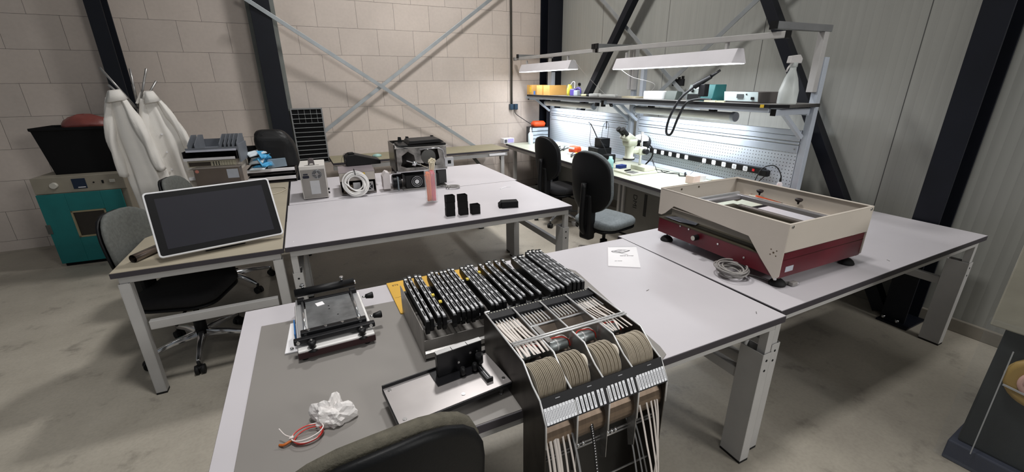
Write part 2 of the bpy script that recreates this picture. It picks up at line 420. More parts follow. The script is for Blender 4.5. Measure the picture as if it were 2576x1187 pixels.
table('work_table', 'white work table with the black boxes and glass of cable ties', (-.212, 2.62), 1.965, 1.01, TH, M_white, T)
table('work_table', 'white work table at the back behind the one with the glass of ties', (-.205, 3.636), 1.985, 1.0, TH, M_white, T)
table('desk', 'beige topped desk holding the tilted monitor and document trays', (-1.0, 2.615), .78, 2.15, TH, M_beige, T, ends='y', sleeve=0)
# ------------------------------------------------------------------ work bench along the panel wall (frame B: u across, v along the wall)
BD = 2.07           # bay length
def peg_mat():
    m = bpy.data.materials.new('perforated_panel'); m.use_nodes = True; nt = m.node_tree; b = nt.nodes['Principled BSDF']
    tc = nt.nodes.new('ShaderNodeTexCoord').outputs['Object']
    sep = nt.nodes.new('ShaderNodeSeparateXYZ'); nt.links.new(tc, sep.inputs[0])
    def cell(x): return math_node(nt, 'SUBTRACT', math_node(nt, 'MODULO', math_node(nt, 'ADD', x, 10), .028), .014)
    y, z = cell(sep.outputs[1]), cell(sep.outputs[2])
    hole = math_node(nt, 'MULTIPLY', math_node(nt, 'LESS_THAN', math_node(nt, 'ABSOLUTE', y), .0034), math_node(nt, 'LESS_THAN', math_node(nt, 'ABSOLUTE', z), .0034))
    c = mix_col(nt, hole, lin('c6cdd6'), lin('25282c'))
    nt.links.new(c, b.inputs['Base Color']); b.inputs['Roughness'].default_value = .4
    return m
M_peg = peg_mat()
M_tube = mat('lamp_tube_cover', 'd8d8d4', .35, var=.02)
M_lit = mat('lit_diffuser', 'f4f6ff', .5, var=0, emit=5)
M_lamph = mat('lamp_housing', 'd9d6da', .4, var=.02)

def bench(v0, label, grp='work benches along the panel wall'):
    """near end at v0, extends BD along v; origin at the front near corner on the floor; local x into the wall"""
    t = thing('workbench', label, 'workbench', (2.655, v0), 0, grp, B)
    L = BD - .03; D = .80
    MB().box(0, 0, .73, D, L, .7575).build('edge_band', M_edge, t, bev=.0015)
    MB().box(.002, .002, .7572, D - .002, L - .002, .76).build('worktop', M_green, t)
    MB().box(.03, .03, .68, .07, L - .03, .73).box(D - .07, .03, .68, D - .03, L - .03, .73).box(.07, .03, .68, D - .07, .07, .73).box(.07, L - .07, .68, D - .07, L - .03, .73).build('frame', M_leg, t, bev=.003)
    for y in (.03, L - .09):
        MB().box(.10, y, .01, .15, y + .06, .68).box(.02, y, .0, .70, y + .06, .05).build('leg', M_leg, t, bev=.003)
        p = MB().box(D - .05, y, 0, D + .0, y + .05, 1.80)
        p.build('post', M_bgrey, t, bev=.003)
    return t
b1 = bench(2.05, 'grey green topped workbench with the microscope, nearest the stencil printer')
b2 = bench(2.05 + BD, 'grey green topped workbench in the corner, at the far end of the shelf')

def pegboard(v0, label, strip=False):
    t = thing('pegboard', label, 'pegboard', (3.405, v0 + .085, .76), 0, 'perforated panels behind the benches', B)
    L = BD - .20
    MB().box(0, 0, .035, .012, L, .345).build('panel', M_peg, t, bev=.001)
    m = MB().box(-.008, 0, .345, .022, L, .405).box(-.012, 0, .412, .022, L, .43).box(-.008, 0, .436, .022, L, .475).build('top_rail', M_bgrey, t, bev=.004)
    MB().box(-.006, 0, .478, .02, L, .52).build('cable_channel', M_bgrey, t, bev=.004)
    MB().prism([(-.06, .002), (.02, .002), (.02, .035), (-.005, .035)], 0, L, 'y').build('bottom_ledge', M_bgrey, t, bev=.002)
    for y in (.02, L - .02):
        for z in (.375, .50): MB().cyl((-.014, y, z), (-.006, y, z), .006, n=10).build('screw', M_screw, t)
    return t
pegboard(2.05, 'perforated grey panel carrying the long black power strip')
pegboard(2.05 + BD, 'perforated grey panel in the corner, brightly lit, with no power strip')
# gooseneck: power strip
ps = thing('power_strip', 'long black power strip with a row of white sockets on the near pegboard', 'power strip', (3.385, 2.36, .9), 0, None, B)
MB().box(-.03, 0, 0, .018, 1.50, .052).build('housing', M_blkm, ps, bev=.003)
for i in range(12):
    if i == 5: continue
    y = .16 + i * .112
    o = MB().prism(rrect(.044, .042, .008, 3, y, .026), -.0315, -.029, 'x').build('socket', mat('socket_white', 'eef0f4', .3, var=0), ps)
    MB().cyl((-.0325, y, .026), (-.0312, y, .026), .012, n=16).build('recess', mat('socket_recess', 'd2d5da', .5), o)
MB().box(-.034, .07, .016, -.029, .09, .036).build('switch', mat('red_switch', 'c01820', .4, emit=.3), ps, label='small red rocker switch')

# the two shelves and their arms
def shelf(v0, label, near):
    t = thing('shelf', label, 'shelf', (2.985, v0, 1.45), 0, 'shelves above the workbenches', B)
    L = BD - .01
    ch = .09 if near else .0
    poly = [(0, ch), (ch, -.0), (.43, 0), (.43, L), (.0, L)] if near else [(0, 0), (.43, 0), (.43, L), (ch * 0 + .06, L), (0, L - .09)]
    MB().prism(poly, .010, .032, 'z').build('board', mat('shelf_board', '7d7b78', .5, var=.06), t)
    MB().prism([(x * .999 - .0008, y) for x, y in poly], .008, .0315, 'z').build('edge_band', M_blk, t)
    MB().box(.012, .10, -.026, .035, L - .02, .010).build('front_rail', M_bgrey, t, bev=.002)
    for y in (.055, L - .10):
        o = MB().box(.03, y, -.045, .415, y + .035, -.001).build('bracket', M_bgrey, t, bev=.002)
        MB().box(.026, y - .002, -.047, .032, y + .037, 0).build('end_cap', M_blk, o)
        MB().bar((.14, y + .0175, -.03), (.40, y + .0175, -.22), .03, .03).build('stay', M_bgrey, t, bev=.002)
    MB().box(.40, .06, -.055, .43, L - .06, -.002).build('rear_rail', M_bgrey, t, bev=.002)
    return t
sh1 = shelf(2.05, 'black edged shelf above the near bench with the spray bottle and grey instruments', True)
MB().box(.20 - .1995, .13, .008, .0018, .16, .030).xf(Matrix.Translation((-.003, 0, 0))).build('warning_sticker', M_yellow, sh1, label='small yellow warning sticker')
shelf(2.05 + BD, 'black edged shelf above the corner bench with the cardboard boxes', False)

def lamp_arm(v, z, label):
    t = thing('rail_support', label, 'lamp arm', (3.41, v, 1.44), 0, 'supports that carry the lamp rail', B)
    MB().box(-.055, 0, .12, -.005, .05, z - 1.44).build('post', M_leg, t, bev=.003)
    o = MB().box(-.56, -.0, z - 1.44, .02, .045, z - 1.44 + .045).build('arm', mat('grey_arm', '7e7f80', .4, .2), t, bev=.003)
    MB().box(-.575, -.003, z - 1.443, -.56, .048, z - 1.44 + .048).build('end_cap', M_blk, o)
    return t
lamp_arm(2.09, 1.965, 'grey cantilever arm above the spray bottle')
lamp_arm(4.10, 1.985, 'grey cantilever arm between the two bays, nearer the printer')
lamp_arm(4.16, 1.985, 'grey cantilever arm between the two bays, nearer the corner')
lamp_arm(6.10, 1.995, 'grey cantilever arm in the corner above the cardboard boxes')
def rail(v0, v1, z0, z1, label):
    t = thing('lamp_rail', label, 'rail', (2.87, v0, 0), 0, 'rails above the shelves', B)
    MB().bar((0, 0, z0), (0, v1 - v0, z1), .035, .04).build('tube', M_leg, t, bev=.003)
    for y, z in ((0, z0), (v1 - v0, z1)): MB().cbox((0, y, z), (.04, .015, .045)).build('end_cap', M_blk, t)
    return t
rail(2.02, 4.12, 1.925, 1.965, 'light grey lamp rail above the near bench')
rail(4.15, 6.27, 1.968, 1.985, 'light grey lamp rail above the corner bench')

def lamp(v0, v1, z, label, u=2.87, power=12):
    """trapezoid fluorescent luminaire open at the bottom, hung on two short brackets"""
    t = thing('bench_lamp', label, 'lamp', (u, v0, z), 0, 'lamps hung from the rail', B); L = v1 - v0
    prof = [(-.075, 0), (-.03, .10), (.03, .10), (.075, 0), (.07, 0), (.027, .094), (-.027, .094), (-.07, 0)]
    MB().prism(prof, 0, L, 'y').build('housing', M_lamph, t, bev=.001)
    MB().box(-.068, .004, -.004, .068, L - .004, .004).build('diffuser', M_lit, t)
    for y in (0, L):
        MB().prism([(-.075, 0), (-.03, .10), (.03, .10), (.075, 0)], y - .002, y + .002, 'y').build('end_plate', M_lamph, t)
    for y in (.12, L - .12):
        MB().box(-.012, y - .01, .10, .012, y + .01, .15).build('hanger', M_leg, t, bev=.002)
    l = bpy.data.lights.new('lamp_light', 'AREA'); l.shape = 'RECTANGLE'; l.size = .12; l.size_y = L - .04; l.energy = power; l.color = (.93, .96, 1)
    o = bpy.data.objects.new('lamp_light', l); COL.objects.link(o); o.parent = t; o.location = (0, L / 2, -.008)
    return t
lamp(2.36, 3.76, 1.765, 'long white fluorescent lamp hanging above the near bench, lit')
lamp(4.62, 5.98, 1.795, 'long white fluorescent lamp hanging above the corner bench, lit')
def tube_lamp(v0, v1, label, power=12):
    t = thing('tube_lamp', label, 'lamp', (3.22, v0, 1.36), 0, 'tube lamps under the shelves', B); L = v1 - v0
    r = [(.034, 0), (.036, .01), (.036, L - .01), (.034, L)]
    MB().lathe(r, n=20, ax='y').build('cover', M_tube, t)
    MB().lathe([(.039, -.012), (.041, 0), (.041, .02), (.038, .022)], n=20, ax='y').build('end_cap', M_bgrey, t)
    MB().lathe([(.038, L - .022), (.041, L - .02), (.041, L), (.039, L + .012)], n=20, ax='y').build('end_cap', M_bgrey, t)
    MB().box(-.02, .2, .034, .02, .26, .09).build('bracket', M_blk, t); MB().box(-.02, L - .26, .034, .02, L - .2, .09).build('bracket', M_blk, t)
    l = bpy.data.lights.new('lamp_light', 'AREA'); l.shape = 'RECTANGLE'; l.size = .05; l.size_y = L - .04; l.energy = power; l.color = (.88, .94, 1)
    o = bpy.data.objects.new('lamp_light', l); COL.objects.link(o); o.parent = t; o.location = (-.02, L / 2, -.048); o.rotation_euler = (0, radians(-20), 0)
    return t
tube_lamp(2.60, 3.85, 'tube lamp under the near shelf, lighting the pegboard with the power strip')
tube_lamp(4.66, 5.90, 'tube lamp under the corner shelf, lighting the far pegboard')
# ------------------------------------------------------------------ front left work table: mat and what lies on it
Z0 = TH
M_mat = mat('grey_esd_mat', '827e7a', .5, var=.03, scale=2)
MZ = Z0 + .003
matp = [(-.275, .868 - .0), (1.09, .868), (1.09, 1.2), (1.16, 1.72), (1.155, 1.745), (-.265, 1.715), (-.30, 1.70)]
# mat with a rounded near right corner lying over the table, its near edge just over the table edge
pts = [(-.285, .870), (.97, .870), (1.0, .885), (1.015, .93), (1.03, 1.05), (1.10, 1.55), (1.105, 1.60), (1.09, 1.635), (1.05, 1.65), (-.27, 1.71)]
solo(MB().prism(pts, 0, .003, 'z'), 'desk_mat', M_mat, 'grey rubber mat lying on the near white table', 'mat', (0, 0, Z0), fr=T, bev=.001)

# --- small stencil frame at the left
st = thing('tabletop_stencil_jig', 'small tabletop stencil frame with black clamp bars and a steel plate', 'stencil jig', (-.137, 1.408, MZ), 2, None, T); st.scale = (.93, 1, 1)
for x, y in ((.02, .0), (.24, .0), (.02, .32), (.24, .32)):
    MB().cyl((x, y, 0), (x, y, .012), .012, n=14).build('foot', M_rubber, st)
MB().box(0, -.024, .012, .27, .345, .036).build('base', mat('dark_red_brown_enamel', '2a1215', .35, var=.1), st, bev=.002)
MB().box(.002, -.022, .036, .268, .343, .042).build('base_plate', mat('white_enamel', 'dfdddb', .4), st, bev=.001)
for x in (.018, .246):
    MB().box(x - .010, .015, .052, x + .010, .335, .066).build('side_rail', M_alu, st, bev=.002)
    MB().cyl((x + (.016 if x < .1 else -.016), .03, .072), (x + (.016 if x < .1 else -.016), .32, .072), .005, n=12).build('guide_rod', M_chrome, st)
pl = MB().box(.045, .05, .066, .222, .30, .068).build('stencil_plate', mat('stencil_steel', '8d8f91', .35, .7, var=.2, scale=14), st)
for x, y in ((.128, .215), (.128, .19), (.155, .13)): MB().box(x, y, .0678, x + .006, y + .005, .0686).build('aperture', M_hole, pl)
fb = MB().box(.018, .030, .060, .252, .056, .080).build('front_bar', M_blkm, st, bev=.003)
for i in range(4): MB().cyl((.045 + i * .06, .043, .080), (.045 + i * .06, .043, .0825), .006, n=6).build('bolt', M_screw, fb)
fc = MB().box(-.008, .004, .052, .278, .026, .070).build('clamp_bar', M_blkm, st, bev=.003)
for x in (.006, .262): MB().cyl((x, .003, .061), (x, .0045, .061), .0065, n=14).build('bolt', M_screw, fc)
bb = MB().box(.02, .292, .056, .25, .308, .072).build('back_bar', M_blkm, st, bev=.003)
for x in (.03, .24): MB().box(x - .014, .285, .05, x + .014, .312, .084).build('clamp_block', M_blkm, bb, bev=.003)
rb = MB().cyl((.01, .345, .09), (.255, .345, .09), .017, n=20).build('rear_roller', M_blk, st)
MB().cyl((.252, .345, .09), (.262, .345, .09), .008, n=14).build('axle', M_screw, rb)
MB().box(.03, .312, .056, .235, .336, .06).build('hinge_plate', M_blkm, st, bev=.001)
for x in (.045, .205):
    s_ = MB().cyl((x, .345, .106), (x, .345, .118), .005, n=10).build('thumb_screw', M_screw, st); MB().cyl((x, .345, .118), (x, .345, .126), .008, n=12).build('screw_head', M_chrome, s_)
for x in (.05, .225):
    k = MB().lathe([(.018, 0), (.02, .004), (.011, .008), (.009, .016), (.014, .022), (.016, .03), (.010, .036)], (x, -.012, .032), 16).build('clamp_knob', M_blk, st)
    MB().cyl((x, -.012, .067), (x, -.012, .074), .004, n=10).build('stud', M_screw, k)
    MB().cyl((x, .015, .042), (x, .015, .055), .012, n=12).build('spacer', M_blk, st)
for y in (.075, .25):
    MB().cyl((.27, y, .058), (.285, y, .058), .004, n=10).build('knob_shaft', M_screw, st)
    MB().lathe([(.004, 0), (.009, .002), (.0105, .012), (.014, .03), (.012, .034)], (.283, y, .058), 16, 'x').build('side_knob', M_blk, st)
MB().box(-.004, .06, .04, .0, .17, .066).build('blue_label', mat('label_blue', '1d5f9c', .5), st, label='blue label on the left rail')
MB().box(.085, .235, .0681, .115, .265, .0692).xf(Matrix.Translation((.1, .25, 0)) @ Matrix.Rotation(radians(14), 4, 'Z') @ Matrix.Translation((-.1, -.25, 0))).build('paper_note', M_paper, st, label='small white paper square')
wp = thing('cover_plate', 'white metal plate lying on the mat against the stencil frame', 'plate', (-.182, 1.46, MZ), -4, None, T)
MB().box(0, 0, .001, .05, .21, .006).build('sheet', M_paper, wp, bev=.0005)
for y in (.014, .196): MB().lathe([(.006, .006), (.006, .012), (.003, .016)], (.022, y, 0), 10).build('screw', M_screw, wp)

# --- envelope under the feeder box
e = thing('envelope', 'yellow padded envelope under the rear of the feeder box', 'envelope', (0, 0, MZ), 0, None, T)
MB().prism([(.235, 1.56), (.262, 1.55), (.30, 1.60), (.60, 1.63), (.632, 1.865), (.232, 1.865)], 0, .006, 'z').build('envelope_body', mat('kraft_yellow', 'cfa23c', .6, var=.04), e, bev=.001)
text('print', 'ETS', .018, M_print, e, Matrix.Translation((.265, 1.825, .0063)))
MB().box(.24, 1.70, .006, .29, 1.702, .0064).build('flap_line', mat('kraft_dark', '8a6a24', .7), e)

# --- feeder box with loose feeders
FB = thing('feeder_box', 'open brushed steel box holding a row of black feeders', 'box', (.245, 1.205, MZ), 0, None, T)
FL, FD, FH = .625, .36, .125
m = MB().box(0, 0, 0, .003, FD, FH).box(FL - .003, 0, 0, FL, FD, FH).box(.003, .010, 0, FL - .003, .013, .075).box(.003, FD - .02, 0, FL - .003, FD - .017, FH - .02).box(.003, .021, 0, FL - .003, FD - .02, .003)
m.build('shell', M_steelx, FB, bev=.0006)
MB().prism([(.0, .012), (.018, .012), (.018, .038), (.0, .030)], .003, FL - .003, 'x').build('lip', M_steel, FB)
for y, z in ((.03, FH - .012), (FD - .05, FH - .012)):
    MB().cyl((.003, y, z), (FL - .003, y, z), .006, n=14).build('support_rod', M_chrome, FB)
text('maker_mark', 'DDY', .016, M_print, FB, Matrix.Translation((.30, -.0008, .022)) @ Matrix.Rotation(radians(90), 4, 'X'))
def feeder_master():
    t = thing('component_feeder', '-', 'feeder', (0, 0, 0), 0, 'black component feeders standing in the steel box')
    w = .0135; L = .350; h = .034
    MB().prism([(0, 0), (.010, -.022), (.020, -.022), (.030, -.004), (.050, 0), (L - .03, 0), (L, .010), (L, h + .008), (L - .02, h), (0, h - .004)], -w / 2, w / 2, 'x').build('body', M_blk, t, bev=.0008)
    c = MB().box(-w / 2 + .002, .002, h - .0035, w / 2 - .003, L - .025, h + .0035).build('cover_strip', mat('feeder_alu', 'b4b5b8', .4, .3, var=.1), t, bev=.0005)
    for i in range(6):
        MB().box(-.0022, .03 + i * .055, h + .0033, .0022, .068 + i * .055, h + .0039).build('slot', M_hole, c)
    MB().cyl((0, L - .016, h + .002), (0, L - .016, h + .006), .0055, n=12).build('knob', mat('feeder_white', 'dcdcdc', .4), t)
    return t
fm = feeder_master()
def feeder_xs():
    out = []
    groups = [(.266, 2, .0175), (.3075, 2, .0175), (.359, 7, .0172), (.499, 4, .0165), (.582, 1, .02), (.610, 2, .018), (.660, 1, .02), (.690, 1, .02), (.738, 4, .0172), (.808, 5, .0168)]
    for gi, (x, n, s) in enumerate(groups):
        for k in range(n): out.append((x + k * s, gi, k, n))
    return out
XS = [q for q in feeder_xs() if q[0] < .88]
names = ['first', 'second', 'third', 'fourth', 'fifth', 'sixth', 'seventh']
gl = ['leftmost pair in the steel box', 'second pair from the left, with a yellow tab', 'packed row of seven left of the middle', 'packed row of four in the middle', 'spare', 'pair right of the middle four',
      'lone slim feeder', 'lone feeder with a wide gap beside it', 'packed four right of the wide gap', 'tall block at the right end']
for i, (x, gi, k, n) in enumerate(XS):
    if gi == 0: lab = 'black feeder in the leftmost pair of the steel box, %s of the two' % ('left' if k == 0 else 'right')
    elif n == 1: lab = {4: 'lone black feeder just left of the pair past the middle of the box', 6: 'lone black feeder left of the widest gap in the steel box', 7: 'lone black feeder right of the widest gap in the steel box'}[gi]
    else: lab = 'black feeder, %s from left in the %s' % (names[k], gl[gi])
    z = MZ + .125 - .012 + .002 + (.012 if gi == 9 else 0) + .001 * (i % 3)
    if i == 0:
        o = fm; o.location = T(x, 1.212 + .004 * (i % 3), z); o.rotation_euler = (0, 0, T.a); o['label'] = lab
    else:
        o = dup(fm, (x, 1.212 + .004 * ((i * 7) % 4), z), random.uniform(-.4, .4), lab, T)
for x, y in ((.325, 1.36), (.482, 1.43), (.335, 1.30), (.547, 1.47)):
    solo(MB().box(-.005, -.006, 0, .005, .006, .006), 'cable_marker', mat('yellow_tab', 'd9c14a', .5), 'tiny yellow tab on the feeders', 'tab', (x, y, MZ + .158), group='yellow tabs on the feeders', fr=T)

# --- long steel tray with the black block stand
TR = thing('feeder_tray', 'dark edged steel tray on short legs with a black upright block', 'tray', (.104, .905, MZ), 5.5, None, T)
tl, td, th = .335, .165, .045
MB().box(0, 0, th, tl, td, th + .003).build('tray_plate', mat('tray_steel', 'aaa5a4', .36, .6, var=.12, scale=4), TR)
m = MB().box(-.002, td, th - .012, tl, td + .004, th + .014).box(0, -.003, th - .012, tl, 0, th + .001).box(-.003, 0, th - .012, 0, td, th + .001).box(tl, 0, th - .012, tl + .003, td, th + .001)
m.build('rim', M_blkm, TR, bev=.001)
for x, y in ((.02, .02), (.31, .02), (.02, .145), (.31, .145)):
    l_ = MB().cyl((x, y, .003), (x, y, th), .006, n=12).build('leg', M_steel, TR); MB().cyl((x, y, 0), (x, y, .005), .008, n=6).build('nut', M_screw, l_)
for x, y in ((.015, .15), (.018, .018), (.19, .024), (.322, .025)):
    MB().cyl((x, y, th + .003), (x, y, th + .0045), .0055, n=14).build('screw', M_screw, TR)
MB().box(.14, .09, th + .003, .29, .165, th + .006).build('dark_plate', M_blkm, TR)
bl = MB().box(.155, .125, th + .006, .302, .143, th + .085).build('block', M_blkm, TR, bev=.0015)
for x0, x1 in ((.155, .203), (.205, .253), (.255, .302)): MB().box(x0, .1245, th + .0852, x1, .1435, th + .087).build('block_top', mat('block_alu', 'a8a8a8', .35, .9), bl)
for x, z in ((.222, .035), (.262, .055), (.285, .052)):
    MB().cyl((x, .1245, th + z), (x, .1235, th + z), .004, n=12).build('screw', M_screw, bl)
for x in (.222, .262): MB().lathe([(.004, 0), (.005, .003), (.009, .008), (.01, .02), (.006, .03)], (x, .095, th + .006), 14).build('clamp_knob', M_blk, TR)
MB().cyl((.285, .11, th + .02), (.285, .11, th + .05), .012, n=14).build('cylinder_block', M_blk, TR)
MB().box(.27, .035, th + .005, .278, .115, th + .016).box(.282, .035, th + .005, .286, .115, th + .016).box(.27, .03, th + .004, .290, .036, th + .017).build('slide_rail', M_blkm, TR)
MB().box(.279, .035, th + .006, .281, .115, th + .013).build('slide', M_alu, TR)

# --- crumpled tissue and cable tie ring
tb = bmesh.new(); bmesh.ops.create_icosphere(tb, subdivisions=4, radius=1)
rnd = random.Random(21); ks = [(Vector((rnd.uniform(-1, 1), rnd.uniform(-1, 1), rnd.uniform(-1, 1))).normalized(), rnd.uniform(1.5, 5), rnd.uniform(0, 6)) for _ in range(12)]
for v in tb.verts:
    d = v.co.normalized(); q = sum((1 - abs(sin(f * d.dot(k) + p))) ** 2 for k, f, p in ks) / 12
    az = math.atan2(d.y, d.x)
    def lobe(deg, w, amp): return amp * max(0, 1 - abs(((math.degrees(az) - deg + 180) % 360) - 180) / w)
    r = .62 + 1.0 * q + (lobe(150, 30, .75) + lobe(75, 26, .75) + lobe(-20, 34, .55) + lobe(215, 25, .3)) * (1 - abs(d.z) * .6)
    v.co = Vector((d.x * .034 * r, d.y * .033 * r, max(0, (d.z + .35)) * .030 * r * (1 - .25 * q)))
M_tissue = mat('tissue', 'dad6d4', .85, var=.02, bump=.5, bscale=60)
mb = MB(); mb.bm.free(); mb.bm = tb
solo(mb, 'crumpled_tissue', M_tissue, 'crumpled white tissue lying on the grey mat', 'tissue', (-.050, 1.066, MZ), 0, fr=T, bev=0).scale = (1.4, 1.4, 1.5)
tr = thing('cable_tie_ring', 'ring of red, orange and white cable ties beside the tissue', 'cable ties', (-.116, 1.024, MZ), 0, None, T); tr.scale = (1.25, 1.25, 1.25)
for k, (c, r, z) in enumerate((('d8433c', .026, .010), ('d8433c', .0235, .006), ('e6dcd8', .027, .015), ('e6dcd8', .0245, .003))):
    P = [Vector((r * 1.15 * cos(a), r * .8 * sin(a), z + .004 * sin(a + k))) for a in [2 * pi * i / 30 for i in range(30)]]
    MB().tube(P, .0014, 6, closed=True).build('tie_loop', mat('tie_' + c, c, .4), tr)
MB().tube(bez([(-.028, 0, .008), (-.045, -.006, .006), (-.055, .002, .002)]), .003, 6).build('tie_tail', mat('tie_orange', 'c4692c', .4), tr, label='orange tail end')
MB().tube(bez([(-.03, 0, .014), (-.042, .006, .02), (-.052, .018, .03)]), .0012, 6).build('tie_tail', mat('tie_e6dcd8', 'e6dcd8', .4), tr, label='thin white tail end')
MB().cbox((-.031, 0, .012), (.008, .006, .006)).build('tie_head', mat('tie_e6dcd8', 'e6dcd8', .4), tr)

# --- folded manual
mn = thing('manual', 'white folded leaflet with a line drawing near the table seam', 'leaflet', (0, 0, Z0 + .0005), 0, None, T)
q = [(1.452, 1.795), (1.60, 1.728), (1.418, 1.487), (1.285, 1.575)]
MB().prism(q[::-1], 0, .0035, 'z').build('pages', M_paper, mn)
MB().prism([(q[0][0], q[0][1]), (q[1][0], q[1][1]), (q[1][0] - .004, q[1][1] - .012), (q[0][0] - .004, q[0][1] - .012)], .0036, .004, 'z').build('edge_print', mat('print_grey', 'bdbcc0', .8), mn)
Mq = Matrix.Translation((1.44, 1.65, .0042)) @ Matrix.Rotation(radians(-27), 4, 'Z')
d = MB()
for a, b in (((-.05, .06), (.0, .085)), ((.0, .085), (.055, .075)), ((.055, .075), (.01, .045)), ((.01, .045), (-.05, .06)), ((-.04, .055), (.005, .04)), ((.005, .04), (.05, .065)), ((-.03, .062), (.01, .078)), ((-.01, .057), (.03, .073)), ((-.05, .06), (-.045, .045)), ((-.045, .045), (.0, .03)), ((-.01, .035), (.03, .01))):
    d.bar((*a, 0), (*b, 0), .0022, .0003)
d.xf(Mq).build('drawing', M_print, mn)
text('print', 'stencil printer', .013, mat('print_mid', '77757a', .8), mn, Mq @ Matrix.Translation((.02, -.004, 0)))
text('print', 'user manual', .008, mat('print_mid', '77757a', .8), mn, Mq @ Matrix.Translation((-.04, -.075, 0)))
# ------------------------------------------------------------------ reel rack hanging over the near table edge
RU, RV = .44, .735
RR = thing('reel_rack', 'steel reel rack standing over the near table edge with label strip and motors', 'reel rack', (RU, RV, 0), 0, None, T)
RW = .41; US = [0, .096, .200, .303, RW]
M_dst = mat('dark_steel_plate', '55504b', .38, .75, var=.15, scale=4, stretch=(2, 6, 2))
prof = [(.418, .765), (.418, .925), (.408, .933), (.13, .925), (.075, .885), (.035, .868), (.002, .815), (.0, .05), (.128, .05), (.128, .755)]
prof = [(y, z) for y, z in prof]
for x, nm in ((0, 'left'), (RW, 'right')):
    o = MB().prism(prof, x - .0015, x + .0015, 'x').build('side_plate', M_dst, RR, bev=.0008)
    MB().tube([(x, .410, .9335), (x, .13, .9255), (x, .075, .8855), (x, .035, .8685), (x, .002, .8155), (x, -.001, .74)], .003, 6).build('polished_edge', M_bright, o, label='bright edge of the plate')
    MB().box(x - .03, .0, 0, x + .03, .16, .05).build('foot', M_dst, RR, bev=.003)
for x in US[1:-1]:
    o = MB().prism([(.40, .90), (.40, .932), (.13, .927), (.075, .888), (.035, .870), (.001, .817), (-.002, .62), (.02, .60), (.06, .80), (.12, .85)], x - .0008, x + .0008, 'x').build('divider', M_steel, RR)
    MB().tube([(x, .40, .9325), (x, .13, .9275), (x, .075, .8885), (x, .035, .8705), (x, .001, .8175), (x, -.002, .72)], .003, 6).build('polished_edge', M_bright, o, label='bright edge of the divider')
# rear slotted bar
rb = MB().box(.002, .37, .905, RW - .002, .415, .928).build('rear_bar', mat('charcoal_bar', '1a1a1d', .5, spec=.3), RR, bev=.001)
for i in range(38):
    x = .012 + i * .0104
    MB().box(x - .0018, .4055, .9275, x + .0018, .4095, .9292).build('slot_pin', mat('pin_pale', 'b9b7a8', .5), rb)
# double rod, ledge, inner sheet
for dy in (0, .011): MB().cyl((.002, .197 + dy, .9355), (RW - .002, .197 + dy, .9355), .003, n=12).build('cross_rod', M_bright, RR)
MB().box(US[1], .296, .908, RW - .1, .304, .912).build('ledge', M_alu, RR, bev=.001)
MB().prism([(.30, .905), (.36, .912), (.36, .915), (.30, .908), (.24, .86), (.15, .80), (.15, .797), (.24, .857)], .003, RW - .003, 'x').build('inner_sheet', mat('brown_steel_sheet', '6e6258', .42, .5, var=.12), RR)
MB().box(.003, .15, .775, RW - .003, .37, .78).build('floor_sheet', M_dst, RR)
# curved drum sheet below the labels, lower back, rollers
dr = [(.03 + .0, .80)] + [(.055 - .045 * sin(pi * t / 12), .745 + .055 * cos(pi * t / 12)) for t in range(2, 13)]
drum = [(y, z) for y, z in dr] + [(y + .004, z) for y, z in dr[::-1]]
MB().prism(drum, .003, RW - .003, 'x').build('drum_sheet', mat('bronze_steel_sheet', '7d6d5f', .3, .85, var=.1, stretch=(8, 1, 1)), RR)
MB().box(.003, .112, .1, RW - .003, .116, .69).build('back_sheet', mat('dark_inner_sheet', '1a1816', .5), RR)
for z in (.672, .660, .50): MB().cyl((.003, .03, z), (RW - .003, .03, z), .003, n=12).build('lower_rod', M_steel, RR)
for i, x in enumerate((.10, .118, .135, .21, .222, .236, .25, .02, .03)):
    z = .672 if i < 7 else .52
    MB().cyl((x, .03, z), (x + .009, .03, z), .0065, n=14).build('roller', M_chrome, RR)
# label strip
ls = MB().prism([(.038, .872), (.001, .812), (-.003, .813), (.033, .874)], .002, RW - .002, 'x').build('label_panel', mat('label_panel_black', '0f0f12', .5, spec=.3), RR)
d = Vector((0, -.037, -.060)).normalized(); nrm = Vector((0, -.060, .037)).normalized()
def lab(x, par):
    M = Matrix(((1, 0, 0, x), (0, -d.y, nrm.y, -.001 + .012 - .0015), (0, -d.z, nrm.z, .813 + .0215), (0, 0, 0, 1)))
    P = Matrix.Translation((0, -.0006, 0))
    o = MB().prism(rrect(.0080, .042, .001, 2), .0004, .0010, 'z').xf(M).build('label', mat('label_white', 'dfe0e4', .5, var=.01), par)
    g = MB()
    for k in range(9): g.box(-.0016 + .0005 * (k % 2), -.013 + k * .003, .001, .0012, -.011 + k * .003, .0012)
    g.xf(M).build('label_print', mat('print_grey2', '7c7c80', .8), o)
spots = [(.006, 10, .0092), (.103, 7, .0128), (.207, 7, .0128), (.309, 10, .0103)]
for k, (x0, n, s) in enumerate(spots):
    for i in range(n): lab(x0 + s * i + (.004 if n == 7 and i >= 5 else 0), ls)
for x in (.05, .15, .255, .36):
    M = Matrix(((1, 0, 0, x), (0, -d.y, nrm.y, .029), (0, -d.z, nrm.z, .866), (0, 0, 0, 1)))
    MB().box(-.008, -.001, .0003, .006, .001, .0008).xf(M).build('mark', mat('print_pale', 'a0a0a4', .6), ls)
